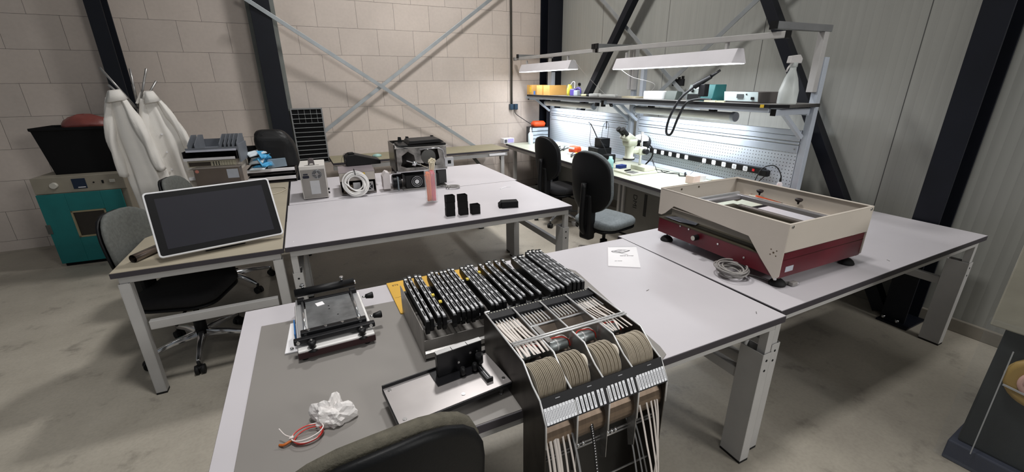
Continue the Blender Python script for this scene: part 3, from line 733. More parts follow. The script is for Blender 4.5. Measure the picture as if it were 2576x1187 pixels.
# motors
for x, lb in ((.028, 'left bay'), (.128, 'second bay'), (.226, 'third bay'), (.325, 'right bay')):
    mo = MB().cyl((x, .215, .880), (x + .062, .215, .880), .018, n=24).build('motor', mat('motor_grey', '9aa0a0', .35, .4), RR, bev=.001)
    MB().cyl((x + .024, .215, .880), (x + .030, .215, .880), .0188, n=24).build('motor_band', mat('tape_clear', 'c4c6c6', .2), mo)
    MB().tube(bez([(x, .215, .899), (x + .02, .225, .902), (x + .05, .215, .903), (x + .066, .205, .895), (x + .07, .2, .875)]), .0018, 6).build('red_wire', mat('red_wire', 'b8281c', .4), mo)
    MB().tube(bez([(x + .03, .225, .903), (x + .055, .222, .904), (x + .072, .21, .89)]), .0014, 6).build('white_wire', M_wcable, mo)
    MB().cyl((x + .01, .178, .868), (x + .075, .178, .868), .010, n=16).build('roller_rubber', M_blk, RR)
# feeder lanes: pale slats in the rear
for i in range(34):
    x = .010 + i * .0118
    bay = sum(x > u for u in US) - 1
    if min(abs(x - u) for u in US) < .004: continue
    MB().box(x - .0022, .305, .9155, x + .0022, .372, .9185).build('lane_slat', mat('slat_pale', 'b4b2ae', .4, .3) if i % 3 else M_alu, RR)
MB().box(.118, .20, .909, .136, .37, .911).build('wide_slat', M_steel, RR)

# reels
M_rim = mat('cardboard_rim', 'beb4a3', .7, var=.06, scale=60); M_flg = mat('cardboard_flange', '6a4c38', .7, var=.1, scale=12)
def reel_master():
    t = thing('component_reel', '-', 'reel', (0, 0, 0), 0, 'cardboard reels standing in the reel rack')
    MB().cyl((-.003, 0, 0), (.003, 0, 0), .02, n=20).build('hub', mat('reel_hub', 'd5cfc2', .6), t)
    for x in (-.0024, .0024):
        f = MB().lathe([(.012, -.0004), (.056, -.0003), (.056, .0003), (.012, .0004)], (x, 0, 0), 40, 'x', caps=False).build('flange', M_flg, t)
        MB().lathe([(.0552, -.0006), (.0575, -.0005), (.0575, .0005), (.0552, .0006)], (x, 0, 0), 40, 'x').build('rim', M_rim, f)
    MB().lathe([(.040, -.0022), (.040, .0022)], (0, 0, 0), 32, 'x').build('wound_tape', mat('wound_tape', '8d877b', .6), t)
    return t
rm = reel_master(); first = True
bays = [('left bay', [.010 + .0098 * i for i in range(9)]), ('second bay', [.104 + .0124 * i for i in range(6)]), ('third bay', [.211 + .0128 * i for i in range(6)]), ('right bay', [.312 + .0102 * i for i in range(9)])]
ordn = ['first', 'second', 'third', 'fourth', 'fifth', 'sixth', 'seventh', 'eighth', 'ninth', 'tenth']
for bn, xs in bays:
    for i, x in enumerate(xs):
        lb = 'brown cardboard reel, %s from left in the %s of the reel rack' % (ordn[i], bn)
        pos = (RU + x, RV + .110 + random.uniform(-.0015, .0015), .860 + random.uniform(-.0015, .0015))
        if first:
            rm.location = T(*pos); rm.rotation_euler = (0, 0, T.a); rm['label'] = lb; first = False
        else: dup(rm, pos, 0, lb, T)
for x in (.178, .289):
    MB().lathe([(.004, 0), (.018, .001), (.022, .004), (.020, .008), (.006, .009)], (x, .108, .885), 20, 'x').build('white_hub', mat('hub_white', 'd8d0c2', .5), RR)
MB().cyl((.002, .110, .860), (RW - .002, .110, .860), .006, n=14).build('reel_axle', M_steel, RR)

# carrier tapes: some run from the slats towards the reels, some hang below the labels
M_tape = mat('paper_tape', 'd6cdc6', .6, var=.02); M_clear = mat('clear_tape', 'b4b4b6', .25, var=.02, alpha=.45); M_btape = mat('black_tape', '1a1a1c', .35)
rr = random.Random(3)
def hang(i, x0, dx, w_, m, lab_, grp, y0=.02, z0=.80, z1=.28, sag=.03):
    P = bez([(x0, y0 + .022, z0 + .004), (x0 + dx * .08, y0 - .005, z0 - .04), (x0 + dx * .3, y0 - .028 - sag * .3, z0 - .15), (x0 + dx * .65, y0 - .03 - sag, z0 - .32), (x0 + dx, y0 - .01, z1)], 8)
    o = solo(MB().ribbon(P, (1, .15 * rr.uniform(-1, 1), 0), w_, .0005), 'carrier_tape', m, lab_, 'tape', (RU, RV, 0), group=grp, fr=T)
    return o
for i, x in enumerate((.006, .018, .030, .040, .056, .070)):
    hang(i, x, .012 + .006 * i * rr.random(), .009 if i in (1, 2, 3) else .006, M_tape, 'white paper tape hanging under the left bay labels, %s from left' % ordn[i], 'white tapes hanging from the left bay')
hang(0, .083, .05, .007, M_clear, 'clear tape hanging beside the white ones under the left bay', None)
for i, (x, dx) in enumerate(((.318, .035), (.345, .03), (.362, .028), (.378, .012), (.39, -.01))):
    hang(i, x, dx, .0065, M_tape, 'white paper tape hanging under the right bay labels, %s from left' % ordn[i], 'white tapes hanging from the right bay', sag=.05 - .01 * i)
for i, (x, dx) in enumerate(((.312, .05), (.325, .07), (.335, .085))):
    hang(i, x, dx, .006, M_clear, 'clear tape curling behind the white tapes of the right bay, %s from left' % ordn[i], 'clear tapes behind the right bay', y0=.05, z0=.70)
o = hang(0, .150, .012, .011, M_btape, 'black tape with white dots hanging under the second bay', None)
o2 = o
P = bez([(.150, .042, .804), (.151, .015, .76), (.1536, -.017, .65), (.158, -.04, .48), (.162, .01, .28)], 8)
for k in range(2, len(P) - 1):
    for f in (0, .5):
        q_ = P[k].lerp(P[k + 1], f); t_ = (P[k + 1] - P[k]).normalized(); n_ = Vector((1, 0, 0)).cross(t_)
        if n_.y > 0: n_ = -n_
        MB().bar(q_ + n_ * .0006, q_ + n_ * .0006 + t_ * .0028, .003, .0006, up=n_).build('dot', M_paper, o)
for i, x in enumerate((.008, .018, .028, .038, .048, .060, .072, .084)):
    P = bez([(x, .345, .9195), (x + .001, .305, .919), (x + .003 + rr.uniform(-.002, .004), .25, .918), (x + rr.uniform(-.002, .006), .20, .928), (x + rr.uniform(-.003, .01), .15, .921)], 6)
    solo(MB().ribbon(P, (1, 0, rr.uniform(-.3, .3)), .0078, .0005), 'carrier_tape', M_tape, 'white paper tape running from the slats in the left bay, %s from left' % ordn[i], 'tape', (RU, RV, 0), group='white tapes running through the left bay', fr=T)
for i, x in enumerate((.312, .322, .333, .345, .357, .37, .383)):
    P = bez([(x, .345, .9195), (x + .001, .30, .919), (x + .002 + rr.uniform(-.004, .006), .25, .92), (x + rr.uniform(-.004, .01), .20, .929), (x + rr.uniform(-.002, .012), .15, .921)], 6)
    solo(MB().ribbon(P, (1, 0, rr.uniform(-.3, .3)), .0055, .0005), 'carrier_tape', M_tape, 'white paper tape running from the slats in the right bay, %s from left' % ordn[i], 'tape', (RU, RV, 0), group='white tapes running through the right bay', fr=T)

# ------------------------------------------------------------------ stencil printer
SP = thing('stencil_printer', 'large cream and dark red stencil printer frame on black feet', 'stencil printer', (1.79, 1.03, Z0), 0, None, T)
PW, PD = .64, .75          # width (u) and depth (v)
c = mat('cream_enamel', '', 0)
tk = .004
def pz(z): return z - Z0
left = [(0, pz(.80)), (.018, pz(.80)), (.10, pz(.88)), (.175, pz(.962)), (.64, pz(.988)), (.70, pz(.932)), (.725, pz(.918)), (PD - .002, pz(.918)), (PD, pz(1.072)), (0, pz(1.066))]
left[0] = (.0, pz(.825))
def fr_lip(m, x): return m
lp = MB().prism(left, 0, tk, 'x').build('side_panel', M_cream, SP, bev=.0015)
for y, z in ((.012, .81),): MB().lathe([(.006, -.002), (.006, 0), (.004, .001)], (-.0, y, pz(z)), 10, 'x').build('screw', M_screw, lp)
for dy, dz in ((0, 0), (.013, .012), (-.013, .012), (.013, -.012), (-.013, -.012)):
    r = .0045 if dy == 0 else .003
    MB().cyl((-.0006, .045 + dy, pz(.925) + dz), (.001, .045 + dy, pz(.925) + dz), r, n=10).build('hole', mat('hole_brown', '5a4a38', .7), lp)
MB().prism(left, PW - tk, PW, 'x').build('side_panel', M_cream, SP, bev=.0015)
frp = MB().prism([(tk, pz(.937)), (PW - tk, pz(.937)), (PW - tk, pz(1.067)), (tk, pz(1.067))], 0, tk, 'y').build('front_panel', M_cream, SP, bev=.0015)
for x in (.022, PW - .022): MB().lathe([(.007, -.003), (.006, -.001), (.006, 0)], (x, 0, pz(1.055)), 10, 'y').build('screw', M_screw, frp)
bkp = MB().prism([(tk, pz(.95)), (PW - tk, pz(.95)), (PW - tk, pz(1.073)), (tk, pz(1.073))], PD - tk, PD, 'y').build('back_panel', M_cream, SP, bev=.0015)
for x in (.16, .30): MB().cyl((x, PD - tk - .002, pz(1.045)), (x, PD - tk + .001, pz(1.045)), .006, n=12).build('screw', mat('screw_brown', '6a6050', .4, .6), bkp)
# folded top lip, all round
MB().box(0, 0, pz(1.064), .016, PD, pz(1.068)).box(PW - .016, 0, pz(1.064), PW, PD, pz(1.068)).box(.016, 0, pz(1.064), PW - .016, .010, pz(1.068)).box(.016, PD - .010, pz(1.064), PW - .016, PD, pz(1.068)).build('top_lip', M_cream, SP, bev=.001)
MB().box(tk, tk, pz(.972), .075, PD - tk, pz(.975)).box(PW - .035, tk, pz(.972), PW - tk, PD - tk, pz(.975)).build('inner_ledge', M_cream, SP)
# screen frame of aluminium profile
sf = MB()
x0, x1, y0, y1 = .10, .565, .03, .66
z0_, z1_ = pz(.968), pz(.992)
sf.box(x0, y0, z0_, x0 + .035, y1, z1_).box(x1 - .035, y0, z0_, x1, y1, z1_).box(x0 + .035, y0, z0_, x1 - .035, y0 + .035, z1_).box(x0 + .035, y1 - .035, z0_, x1 - .035, y1, z1_)
sf.build('screen_frame', mat('screen_alu', 'b0aeb2', .32, .7, var=.05), SP, bev=.004)
MB().box(x1 - .075, y0 + .05, pz(.93), x1 - .045, y1 - .05, pz(.945)).build('guide_bar', mat('guide_alu', 'aaa29e', .35, .7), SP, bev=.004)
MB().box(.03, y1 + .012, pz(.985), PW - .06, y1 + .028, pz(1.0)).build('rear_rail', M_alu, SP, bev=.002)
MB().box(.16, .06, pz(.905), .20, .55, pz(.909)).build('wood_strip', mat('pale_wood', '8e8468', .6), SP)
MB().box(tk, tk + .002, pz(.895), PW - tk, PD - tk, pz(.899)).build('print_table', mat('table_olive', '4a4438', .85, spec=.15), SP)
for x, y in ((PW - .04, .56), (PW - .04, .33)):
    k = MB().lathe([(.004, 0), (.006, .012), (.016, .018), (.020, .026), (.017, .032), (.006, .034)], (x + .0, y, pz(1.0)), 14).build('star_knob', mat('knob_brown_black', '241a1a', .5), SP)
MB().lathe([(.004, 0), (.006, .012), (.016, .018), (.018, .026), (.006, .03)], (.32, .22, pz(.909)), 14).build('star_knob', mat('knob_brown_black', '', 0), SP)
# hinge shaft strip under the side notch and red base
MB().box(.012, .17, pz(.935), .018, .66, pz(.985)).build('inner_plate', mat('inner_grey', '6f6a60', .5), SP)
base = MB()
base.box(.006, .006, pz(.812), PW - .006, .010, pz(.930)).box(.006, PD - .010, pz(.812), PW - .006, PD - .006, pz(.898)).box(.002 + tk, .010, pz(.812), .006 + tk, PD - .010, pz(.898)).box(PW - .012, .010, pz(.812), PW - .008, PD - .010, pz(.898)).box(.01, .01, pz(.812), PW - .01, PD - .01, pz(.816))
bs = base.build('base', M_red, SP, bev=.001)
MB().box(.05, .012, pz(.893), .056, PD - .012, pz(.898)).build('base_rail', M_red, SP)
k = MB().cyl((.006, .46, pz(.862)), (-.026, .46, pz(.862)), .015, n=24).build('side_knob', M_blk, SP, bev=.001)
MB().cyl((-.026, .46, pz(.862)), (-.028, .46, pz(.862)), .0125, n=24).build('knob_cap', mat('knob_cap_alu', 'b9b5ac', .4, .4), k)
for y, z in ((.33, .868), (.52, .889), (.58, .889), (.18, .85)): MB().lathe([(.005, -.003), (.005, 0)], (.005, y, pz(z)), 10, 'x').build('screw', M_screw, bs)
MB().box(.045, .0045, pz(.836), .10, .006, pz(.862)).build('rating_label', mat('label_pale', 'b9bcc6', .5), bs, label='pale rating sticker')
for x, y in ((.06, .035), (.60, .035), (.04, .70), (.60, .70)):
    f = MB().lathe([(.034, 0), (.036, .006), (.030, .018), (.018, .028), (.006, .030)], (x, y, 0), 24).build('foot', M_rubber, SP)
    MB().cyl((x, y, .03), (x, y, pz(.812)), .005, n=10).build('foot_bolt', M_chrome, f)
MB().prism([(.02, .60), (.02, .71), (.09, .66), (.12, .55), (.05, .52)], pz(.905), pz(.908), 'z').xf(Matrix.Rotation(radians(0), 4, 'Z')).build('paper_sheet', mat('bluish_paper', 'b9bdcc', .7), SP, label='creased paper lying inside at the rear left')

# coiled power cable
P = []
for i in range(9 * 20):
    a = i / 20 * 2 * pi; lp_ = i / 180
    r = .052 + .012 * sin(a * .37) + .004 * sin(a * 1.7)
    P.append((r * 1.0 * cos(a) + .012 * sin(a * .23), r * 1.05 * sin(a) + .012 * cos(a * .31), .006 + .03 * (sin(a * .21) ** 2) + .015 * abs(sin(a * .5 + 1)) + .012 * lp_))
P += [(.07, -.03, .012), (.10, -.06, .006), (.11, -.11, .005), (.13, -.15, .005)]
cbl = thing('power_cable', 'coiled light grey cable beside the front foot of the stencil printer', 'cable', (1.735, 1.22, Z0), 0, None, T)
MB().tube(P, .0042, 7).build('cord', M_gcable, cbl)
MB().tube(bez([(.13, -.15, .006), (.15, -.17, .008), (.17, -.185, .008)]), [.006] * 10 + [.007] * 11, 8).build('plug_neck', M_gcable, cbl)
MB().cbox((.165, -.195, .012), (.035, .022, .018)).build('plug', M_gcable, cbl, bev=.003)
for s_ in (-.006, .006): MB().cyl((.182, -.195 + s_, .012), (.20, -.197 + s_, .012), .0022, n=8).build('pin', M_alu, cbl)
# ------------------------------------------------------------------ middle tables
M_casew = mat('case_cream_white', 'cbc7c2', .45, var=.02)
M_casegrey = mat('case_grey', '8d8985', .5, .2, var=.06)
# small instrument with handle and fan
P1 = thing('power_supply_unit', 'upright grey power supply unit with a carrying handle and round fan', 'power supply', (-.095, 3.745, Z0), -2.5, None, T)
w_, d_, h_ = .19, .30, .275
MB().box(0, 0, .008, w_, d_, h_).build('case', M_casew, P1, bev=.004)
MB().box(.006, -.002, .014, w_ - .006, .002, h_ - .03).build('rear_plate', M_casegrey, P1, bev=.001)
fan = MB().lathe([(.036, -.003), (.038, -.0005), (.038, .002)], (.125, 0, .205), 28, 'y').build('fan_opening', M_hole, P1)
for r_ in (.012, .020, .028, .035): MB().tube(ring_pts((.125, -.005, .205), r_, 28, 'y'), .0013, 6, closed=True).build('guard_ring', M_alu, fan)
MB().bar((.09, -.005, .205), (.16, -.005, .205), .002, .002).bar((.125, -.005, .17), (.125, -.005, .24), .002, .002).build('guard_spoke', M_alu, fan)
MB().cyl((.125, -.006, .205), (.125, -.001, .205), .011, n=20).build('fan_hub', M_casegrey, fan)
MB().prism(rrect(.048, .022, .008, 3, .042, .188), -.004, 0, 'y').build('mains_inlet', mat('inlet_dark_blue', '1a1c2c', .4), P1, bev=.001)
MB().box(.025, -.004, .204, .058, 0, .214).build('switch', mat('inlet_dark_blue', '', 0) if 0 else MATS['inlet_dark_blue'], P1)
MB().box(.065, -.0035, .045, .135, -.0018, .155).build('rating_label', mat('label_silver', 'b9babc', .5, .2), P1)
hd = MB().prism([(.07, h_), (.075, h_ + .045), (.085, h_ + .053), (.105, h_ + .053), (.115, h_ + .045), (.12, h_), (.112, h_), (.106, h_ + .012), (.084, h_ + .012), (.078, h_)], .04, .065, 'y').build('handle', mat('handle_grey', '5b5556', .5), P1, bev=.003)
MB().box(.04, .02, h_ - .001, .15, .03, h_ + .001).build('vent_slot', M_hole, P1)
for z in (.035, .065): MB().cyl((w_, .06, z), (w_ + .012, .06, z), .009, n=14).build('binding_post', M_blk, P1)
for x, y in ((.02, .03), (.17, .03), (.02, .27), (.17, .27)): MB().cyl((x, y, 0), (x, y, .01), .01, n=12).build('foot', M_rubber, P1)

# opened instrument box with white cable coil
OB = thing('instrument_box', 'open fronted metal instrument box behind the white cable coil', 'instrument', (.195, 3.76, Z0), -3, None, T)
w_, d_, h_ = .285, .34, .19
MB().box(0, .0, .006, .003, d_, h_).box(w_ - .003, 0, .006, w_, d_, h_).box(.003, 0, .006, w_ - .003, d_, .01).box(0.003, d_ - .003, .01, w_ - .003, d_, h_).build('shell', mat('box_pinkish_steel', 'a8a09d', .4, .5), OB)
MB().box(-.002, -.002, h_, w_ + .002, d_, h_ + .004).build('lid', mat('lid_mauve_grey', '8e8589', .35, .3), OB, bev=.001)
MB().box(.003, 0, .12, w_ - .003, .004, h_).build('fascia', mat('fascia_pale', 'b5aea6', .5), OB, bev=.001)
MB().box(.175, -.001, .165, .205, 0, .183).build('warning_label', M_yellow, OB)
MB().box(.02, .03, .012, .12, .2, .08).build('transformer', mat('transformer', '6b5f52', .5, .3), OB, bev=.004)
MB().box(.10, .015, .03, .16, .05, .10).build('bracket', M_alu, OB, bev=.003)
fn = MB().box(.20, .01, .015, .265, .035, .10).build('fan_frame', M_steel, OB, bev=.002)
MB().cyl((.232, .008, .058), (.232, .012, .058), .027, n=24).build('fan_disc', M_blkm, fn)
MB().bar((.21, .006, .035), (.25, .006, .08), .006, .003).bar((.25, .006, .035), (.21, .006, .08), .006, .003).build('guard', M_alu, fn)
MB().box(.004, .1, .012, .28, .30, .11).build('dark_interior', M_blk2, OB)
cl = thing('cable_coil', 'thick white cable coil leaning on the open instrument box', 'cable', (.31, 3.655, Z0), -3, None, T)
P = []
for i in range(7 * 40 + 12):
    a = i / 40 * 2 * pi; k = i / 40
    r = .094 - .012 * sin(k * 2.1) - .004 * k; tz = .105 + .004 * sin(k * 3)
    x = r * cos(a) * 1.08 + .004 * sin(k * 5); zz = r * sin(a) * 1.0
    P.append((x, .045 + zz * .38 + .007 * sin(k * 1.9) - .006 * (k % 2), max(.007, tz + zz)))
MB().tube(P, .0062, 8).build('cord', M_wcable, cl)
MB().tube(bez([(-.082, .03, .12), (-.04, -.0, .08), (.0, -.012, .055), (.05, -.008, .06), (.062, .0, .10), (.06, .01, .13)]), .006, 8).build('cord_tail', M_wcable, cl)
MB().tube(bez([(0, .065, .225), (.004, .05, .20), (.006, .06, .175), (.0, .095, .185), (0, .1, .21), (0, .065, .225)]), .003, 6).build('binder', M_blk, cl)

# black projector-like box on the instrument box
PJ = thing('barcode_terminal', 'black wedge shaped device lying on the instrument box', 'device', (.285, 4.04, Z0 + .195), -18, None, T)
MB().prism([(0, 0), (.0, .075), (.03, .098), (.08, .10), (.30, .035), (.30, .0)], 0, .17, 'y').xf(Matrix.Rotation(radians(20), 4, 'Z')).build('housing', M_blk, PJ, bev=.006)
MB().cyl((-.004, .02, .05), (.004, .02, .05), .022, n=20).xf(Matrix.Rotation(radians(20), 4, 'Z')).build('lens', mat('lens_dark', '2c2c30', .15), PJ)
MB().box(.03, .02, .095, .08, .1, .112).xf(Matrix.Rotation(radians(20), 4, 'Z')).build('focus_ring', M_blk2, PJ, bev=.004)
MB().tube(bez([(.0, .12, .07), (-.05, .18, .09), (-.07, .12, .03), (-.04, .06, -.0), (-.0, .10, .0)]), .0015, 6).build('thin_cable', M_bcable, PJ)

# chrome machine head
MC = thing('open_machine_frame', 'polished steel machine frame with fans and black covers on top', 'machine', (.70, 3.70, Z0), -2, None, T)
M_mirror = mat('polished_sheet', '969390', .22, .35, var=.42, scale=11)
MB().box(.0, .0, .0, .40, .40, .012).build('base_plate', mat('base_grey', '8f8c8a', .4, .6), MC, bev=.003)
MB().box(.03, .02, .012, .33, .20, .125).build('power_pack', M_blk, MC, bev=.004)
fc_ = MB().cyl((.125, .018, .07), (.125, .008, .07), .050, n=28).build('fan', M_blkm, MC)
for r_ in (.018, .032, .046): MB().tube(ring_pts((.125, .005, .07), r_, 28, 'y'), .0016, 6, closed=True).build('guard_ring', M_alu, fc_)
MB().cyl((.125, .004, .07), (.125, .01, .07), .019, n=20).build('fan_hub', M_alu, fc_)
MB().box(-.04, .03, .0, -.028, .13, .12).build('side_bracket', mat('bracket_bluegrey', '8b959a', .4, .3), MC, bev=.004)
MB().cyl((-.075, .10, .07), (.0, .10, .07), .058, n=28).build('drum_motor', M_blkm, MC, bev=.003)
MB().prism([(-.16, .02), (-.10, .02), (-.10, .16), (-.13, .17), (-.16, .13)], .04, .16, 'y').build('white_bracket', mat('bracket_white', 'd0c9c8', .5), MC, bev=.003)
MB().box(-.10, .04, .145, .0, .14, .153).build('slide_plate', M_chrome, MC, bev=.002)
MB().box(-.04, .02, .155, .41, .035, .17).build('front_beam', M_alu, MC, bev=.003)
# front polished plate with two openings (built from strips)
fp = MB()
fp.prism([(-.03, .165), (.41, .165), (.41, .20), (.36, .205), (.30, .20), (.20, .195), (.05, .195), (.0, .215), (-.03, .21)], .018, .022, 'y')
fp.prism([(-.03, .21), (.0, .215), (.015, .25), (.015, .30), (.07, .335), (.10, .36), (-.03, .36)], .018, .022, 'y')
fp.prism([(.10, .36), (.07, .335), (.12, .30), (.13, .235), (.20, .225), (.205, .26), (.18, .30), (.18, .335), (.22, .345), (.36, .345), (.41, .30), (.41, .36)], .018, .022, 'y')
fp.prism([(.41, .30), (.36, .345), (.33, .345), (.345, .26), (.30, .235), (.31, .205), (.36, .205), (.41, .20)], .018, .022, 'y')
fp.build('front_plate', M_mirror, MC, bev=.001)
MB().box(-.045, .025, .165, -.035, .36, .395).build('side_plate', mat('dark_polished', '54504d', .22, .6, var=.45, scale=8), MC, bev=.002)
MB().box(.425, .20, .012, .435, .36, .38).build('side_plate', mat('dark_polished', '54504d', .22, .6, var=.45, scale=8), MC, bev=.002)
MB().box(-.035, .36, .03, .425, .365, .395).build('rear_plate', mat('dark_polished', '54504d', .22, .6, var=.45, scale=8), MC, bev=.002)
MB().tube([(.17, .01, .35), (.34, .01, .352), (.375, .01, .335), (.385, .01, .30), (.385, .01, .25)], .004, 8).build('tube_rail', M_chrome, MC)
dm = MB().cyl((.245, .03, .28), (.245, .012, .28), .065, n=32).build('round_window', mat('window_dark_grey', '5f5f5c', .15, .6), MC, bev=.003)
MB().cyl((.10, .01, .235), (.13, .005, .225), .022, n=20).build('pivot', M_chrome, MC)
MB().bar((.05, .008, .26), (.17, .004, .215), .03, .006).build('lever', M_alu, MC)
MB().box(.39, .01, .18, .47, .05, .26).box(.0, .0, .0, .001, .001, .001).build('side_block', M_alu, MC, bev=.008)
MB().box(.415, .008, .205, .445, .012, .235).build('side_hole', M_hole, MC)
MB().box(.32, .03, .03, .40, .12, .15).build('circuit_stack', mat('pcb_dark', '2e2e2e', .5), MC)
MB().prism([(-.04, .362), (.43, .362), (.43, .368), (-.04, .368)], .02, .36, 'y').build('top_plate', mat('top_pale', 'a5a3a0', .4, .5), MC)
MB().box(.0, .06, .368, .42, .30, .385).xf(Matrix.Rotation(radians(1), 4, 'X')).build('cover', M_blk, MC, bev=.004)
MB().prism([(.08, .39), (.40, .40), (.36, .425), (.10, .42)], .04, .28, 'y').build('cover_lid', M_blk, MC, bev=.004)
for x, y in ((.03, .27), (.10, .28), (.33, .28)): MB().prism([(x, .39), (x + .04, .39), (x + .032, .432), (x + .006, .435)], y, y + .006, 'y').build('tab', M_blk, MC)
MB().tube(bez([(-.02, .03, .38), (.05, .02, .365), (.12, .03, .35)]), .004, 8).build('cable', M_bcable, MC)
P = []
for i in range(4 * 24):
    a = i / 24 * 2 * pi; k = i / 24; P.append((.46 + .055 * cos(a) + .01 * sin(k * 3), -.09 + .04 * sin(a) + .008 * cos(k * 4), .006 + .003 * k + .006 * abs(sin(k * 2.3))))
solo(MB().tube(P + [(.40, -.03, .01), (.37, .0, .02)], .0035, 6), 'mains_cable', M_gcable, 'small grey cable coil beside the polished machine frame', 'cable', (.66, 3.68, Z0), 0, fr=T)

# glass with cable ties
GL = thing('glass_vase', 'tall clear glass holding orange, pink and white cable ties', 'glass', (.822, 3.215, Z0), 0, None, T)
M_glass = mat('clear_glass', 'eef2f2', .05, var=0, alpha=.16, spec=.8)
MB().lathe([(.001, .0), (.044, .0), (.047, .004), (.047, .255), (.0455, .257), (.0445, .255), (.0445, .010), (.001, .009)], n=36, caps=False).build('vessel', M_glass, GL)
rr = random.Random(11)
def tie_bundle(name, cx, cy, n, h, m, label, lean, rad=.016, grp=None, flare=.006):
    b = MB()
    for i in range(n):
        a = rr.uniform(0, 2 * pi); r = rad * sqrt(rr.random()); x, y = cx + r * cos(a), cy + r * sin(a); hh = h * rr.uniform(.9, 1.02)
        P = bez([(x, y, .012), (x + lean[0] * .4 + rr.uniform(-.004, .004), y + lean[1] * .4, .012 + hh * .5), (x + lean[0] + rr.uniform(-flare, flare), y + lean[1] + rr.uniform(-flare, flare) * .7, .012 + hh)], 6)
        b.ribbon(P, (cos(a), sin(a), 0), .0048, .0013)
        b.cbox(P[-1], (.010, .008, .008))
    return solo(b, name, m, label, 'cable ties', (.822, 3.215, Z0), 0, fr=T, kind='stuff')
tie_bundle('cable_tie_bundle', -.018, 0, 34, .225, mat('tie_orange_bright', 'ff8a3c', .45, var=.02), 'orange cable ties standing in the glass', (.0, .0))
tie_bundle('cable_tie_bundle', .018, -.004, 34, .235, mat('tie_pink', 'f2506a', .45, var=.02), 'pink red cable ties standing in the glass', (-.004, .0))
tie_bundle('cable_tie_bundle', .010, .012, 40, .325, mat('tie_ivory', 'e6dcc4', .5, var=.02), 'ivory cable ties rising out of the glass', (.010, .0), .010, flare=.022)
solo(MB().ribbon(bez([(.01, .012, .26), (-.03, .0, .285), (-.06, -.01, .30), (-.075, -.01, .318)]), (0, 1, .2), .004, .0013), 'cable_tie', mat('tie_ivory', '', 0) if 0 else MATS['tie_ivory'], 'single ivory cable tie leaning out of the glass to the left', 'cable tie', (.822, 3.215, Z0), 0, fr=T)

# black open parts boxes
def parts_bin():
    t = thing('parts_box', '-', 'box', (0, 0, 0), 0, 'small black parts boxes on the white table')
    w, d, h, q = .062, .052, .05, .002
    MB().box(0, 0, 0, w, d, q).box(0, 0, q, q, d, h).box(w - q, 0, q, w, d, h).box(q, 0, q, w - q, q, h).box(q, d - q, q, w - q, d, h).build('tray', M_blk2, t, bev=.0008)
    return t
pb = parts_bin(); pb.location = T(.808, 2.775, Z0); pb.rotation_euler = (0, 0, T.a + radians(-3)); pb['label'] = 'black parts box at the foot of the left stack'
def bn(x, y, z, rz, lab, s=None):
    o = dup(pb, (x, y, z), rz, lab, T)
    if s: o.scale = s
    return o
bn(.810, 2.777, Z0 + .048, -3, 'black parts box second from the bottom of the left stack'); bn(.815, 2.780, Z0 + .096, 2, 'black parts box on top of the left stack')
bn(.902, 2.758, Z0, 0, 'black parts box at the foot of the tall middle stack', (1, 1, 1)); bn(.901, 2.760, Z0 + .048, 0, 'black parts box in the middle of the tall middle stack'); bn(.900, 2.762, Z0 + .096, 0, 'black parts box on top of the tall middle stack')
bn(.985, 2.738, Z0, 0, 'low black parts box right of the two stacks'); bn(.985, 2.740, Z0 + .02, 0, 'low black parts box nested on the one right of the two stacks')
lb = thing('black_tray_box', 'black lidless box lying alone on the right of the white table', 'box', (1.24, 2.79, Z0), -14, None, T)
MB().box(0, 0, 0, .125, .075, .048).build('body', M_blk2, lb, bev=.002); MB().prism([(-.02, 0), (0, 0), (0, .045), (-.02, .03)], .01, .065, 'y').build('spout', M_blk2, lb, bev=.001)
solo(MB().bar((0, 0, .003), (.075, .045, .003), .008, .006).bar((.075, .045, .003), (.12, .04, .003), .008, .006), 'plastic_clip', M_paper, 'small white bent plastic piece on the white table', 'clip', (1.48, 3.36, Z0), 0, fr=T)

# ------------------------------------------------------------------ beige desk
# monitor, tilted back on a hidden foot
MN = thing('monitor', 'large black touch monitor with white bezel leaning back on the desk', 'monitor', (-.795, 2.655, Z0 + .03), 14, None, T)
A = Matrix.Rotation(radians(0), 4, 'X')
w_, h_ = .60, .36
def mon(M_, name, m, parent, **k): return M_.build(name, m, parent, **k)
tilt = Matrix.Translation((0, 0, 0)) @ Matrix.Rotation(radians(-27), 4, 'X')
o = MB().prism(rrect(w_, h_, .018, 6, w_ / 2, h_ / 2), .0, .028, 'y').xf(tilt).build('bezel', mat('bezel_white', 'dcdcde', .35, var=.01), MN, bev=.003)
g = MB().prism(rrect(w_ - .018, h_ - .018, .012, 6, w_ / 2, h_ / 2), -.0015, .0, 'y').xf(tilt).build('glass', mat('bezel_black', '0b0b0d', .45, spec=.2), MN)
MB().box(.045, -.0022, .04, w_ - .045, -.0014, h_ - .04).xf(tilt).build('screen', mat('screen_off', '26262d', .5, var=.02, spec=.2), MN)
MB().prism([(.05, -.028), (.15, -.028), (.19, .20), (.17, .20), (.10, 0)], .2, .4, 'x').build('stand', M_blk, MN, bev=.004)
# metal pipe
solo(MB().lathe([(.022, 0), (.022, .25), (.019, .25), (.019, 0)], n=24, ax='x', caps=False).xf(Matrix.Translation((0, 0, .022))), 'metal_tube', mat('tube_steel', '7b7069', .25, .9), 'short steel tube lying on the desk left of the monitor', 'tube', (-.93, 2.74, Z0), 62, fr=T)

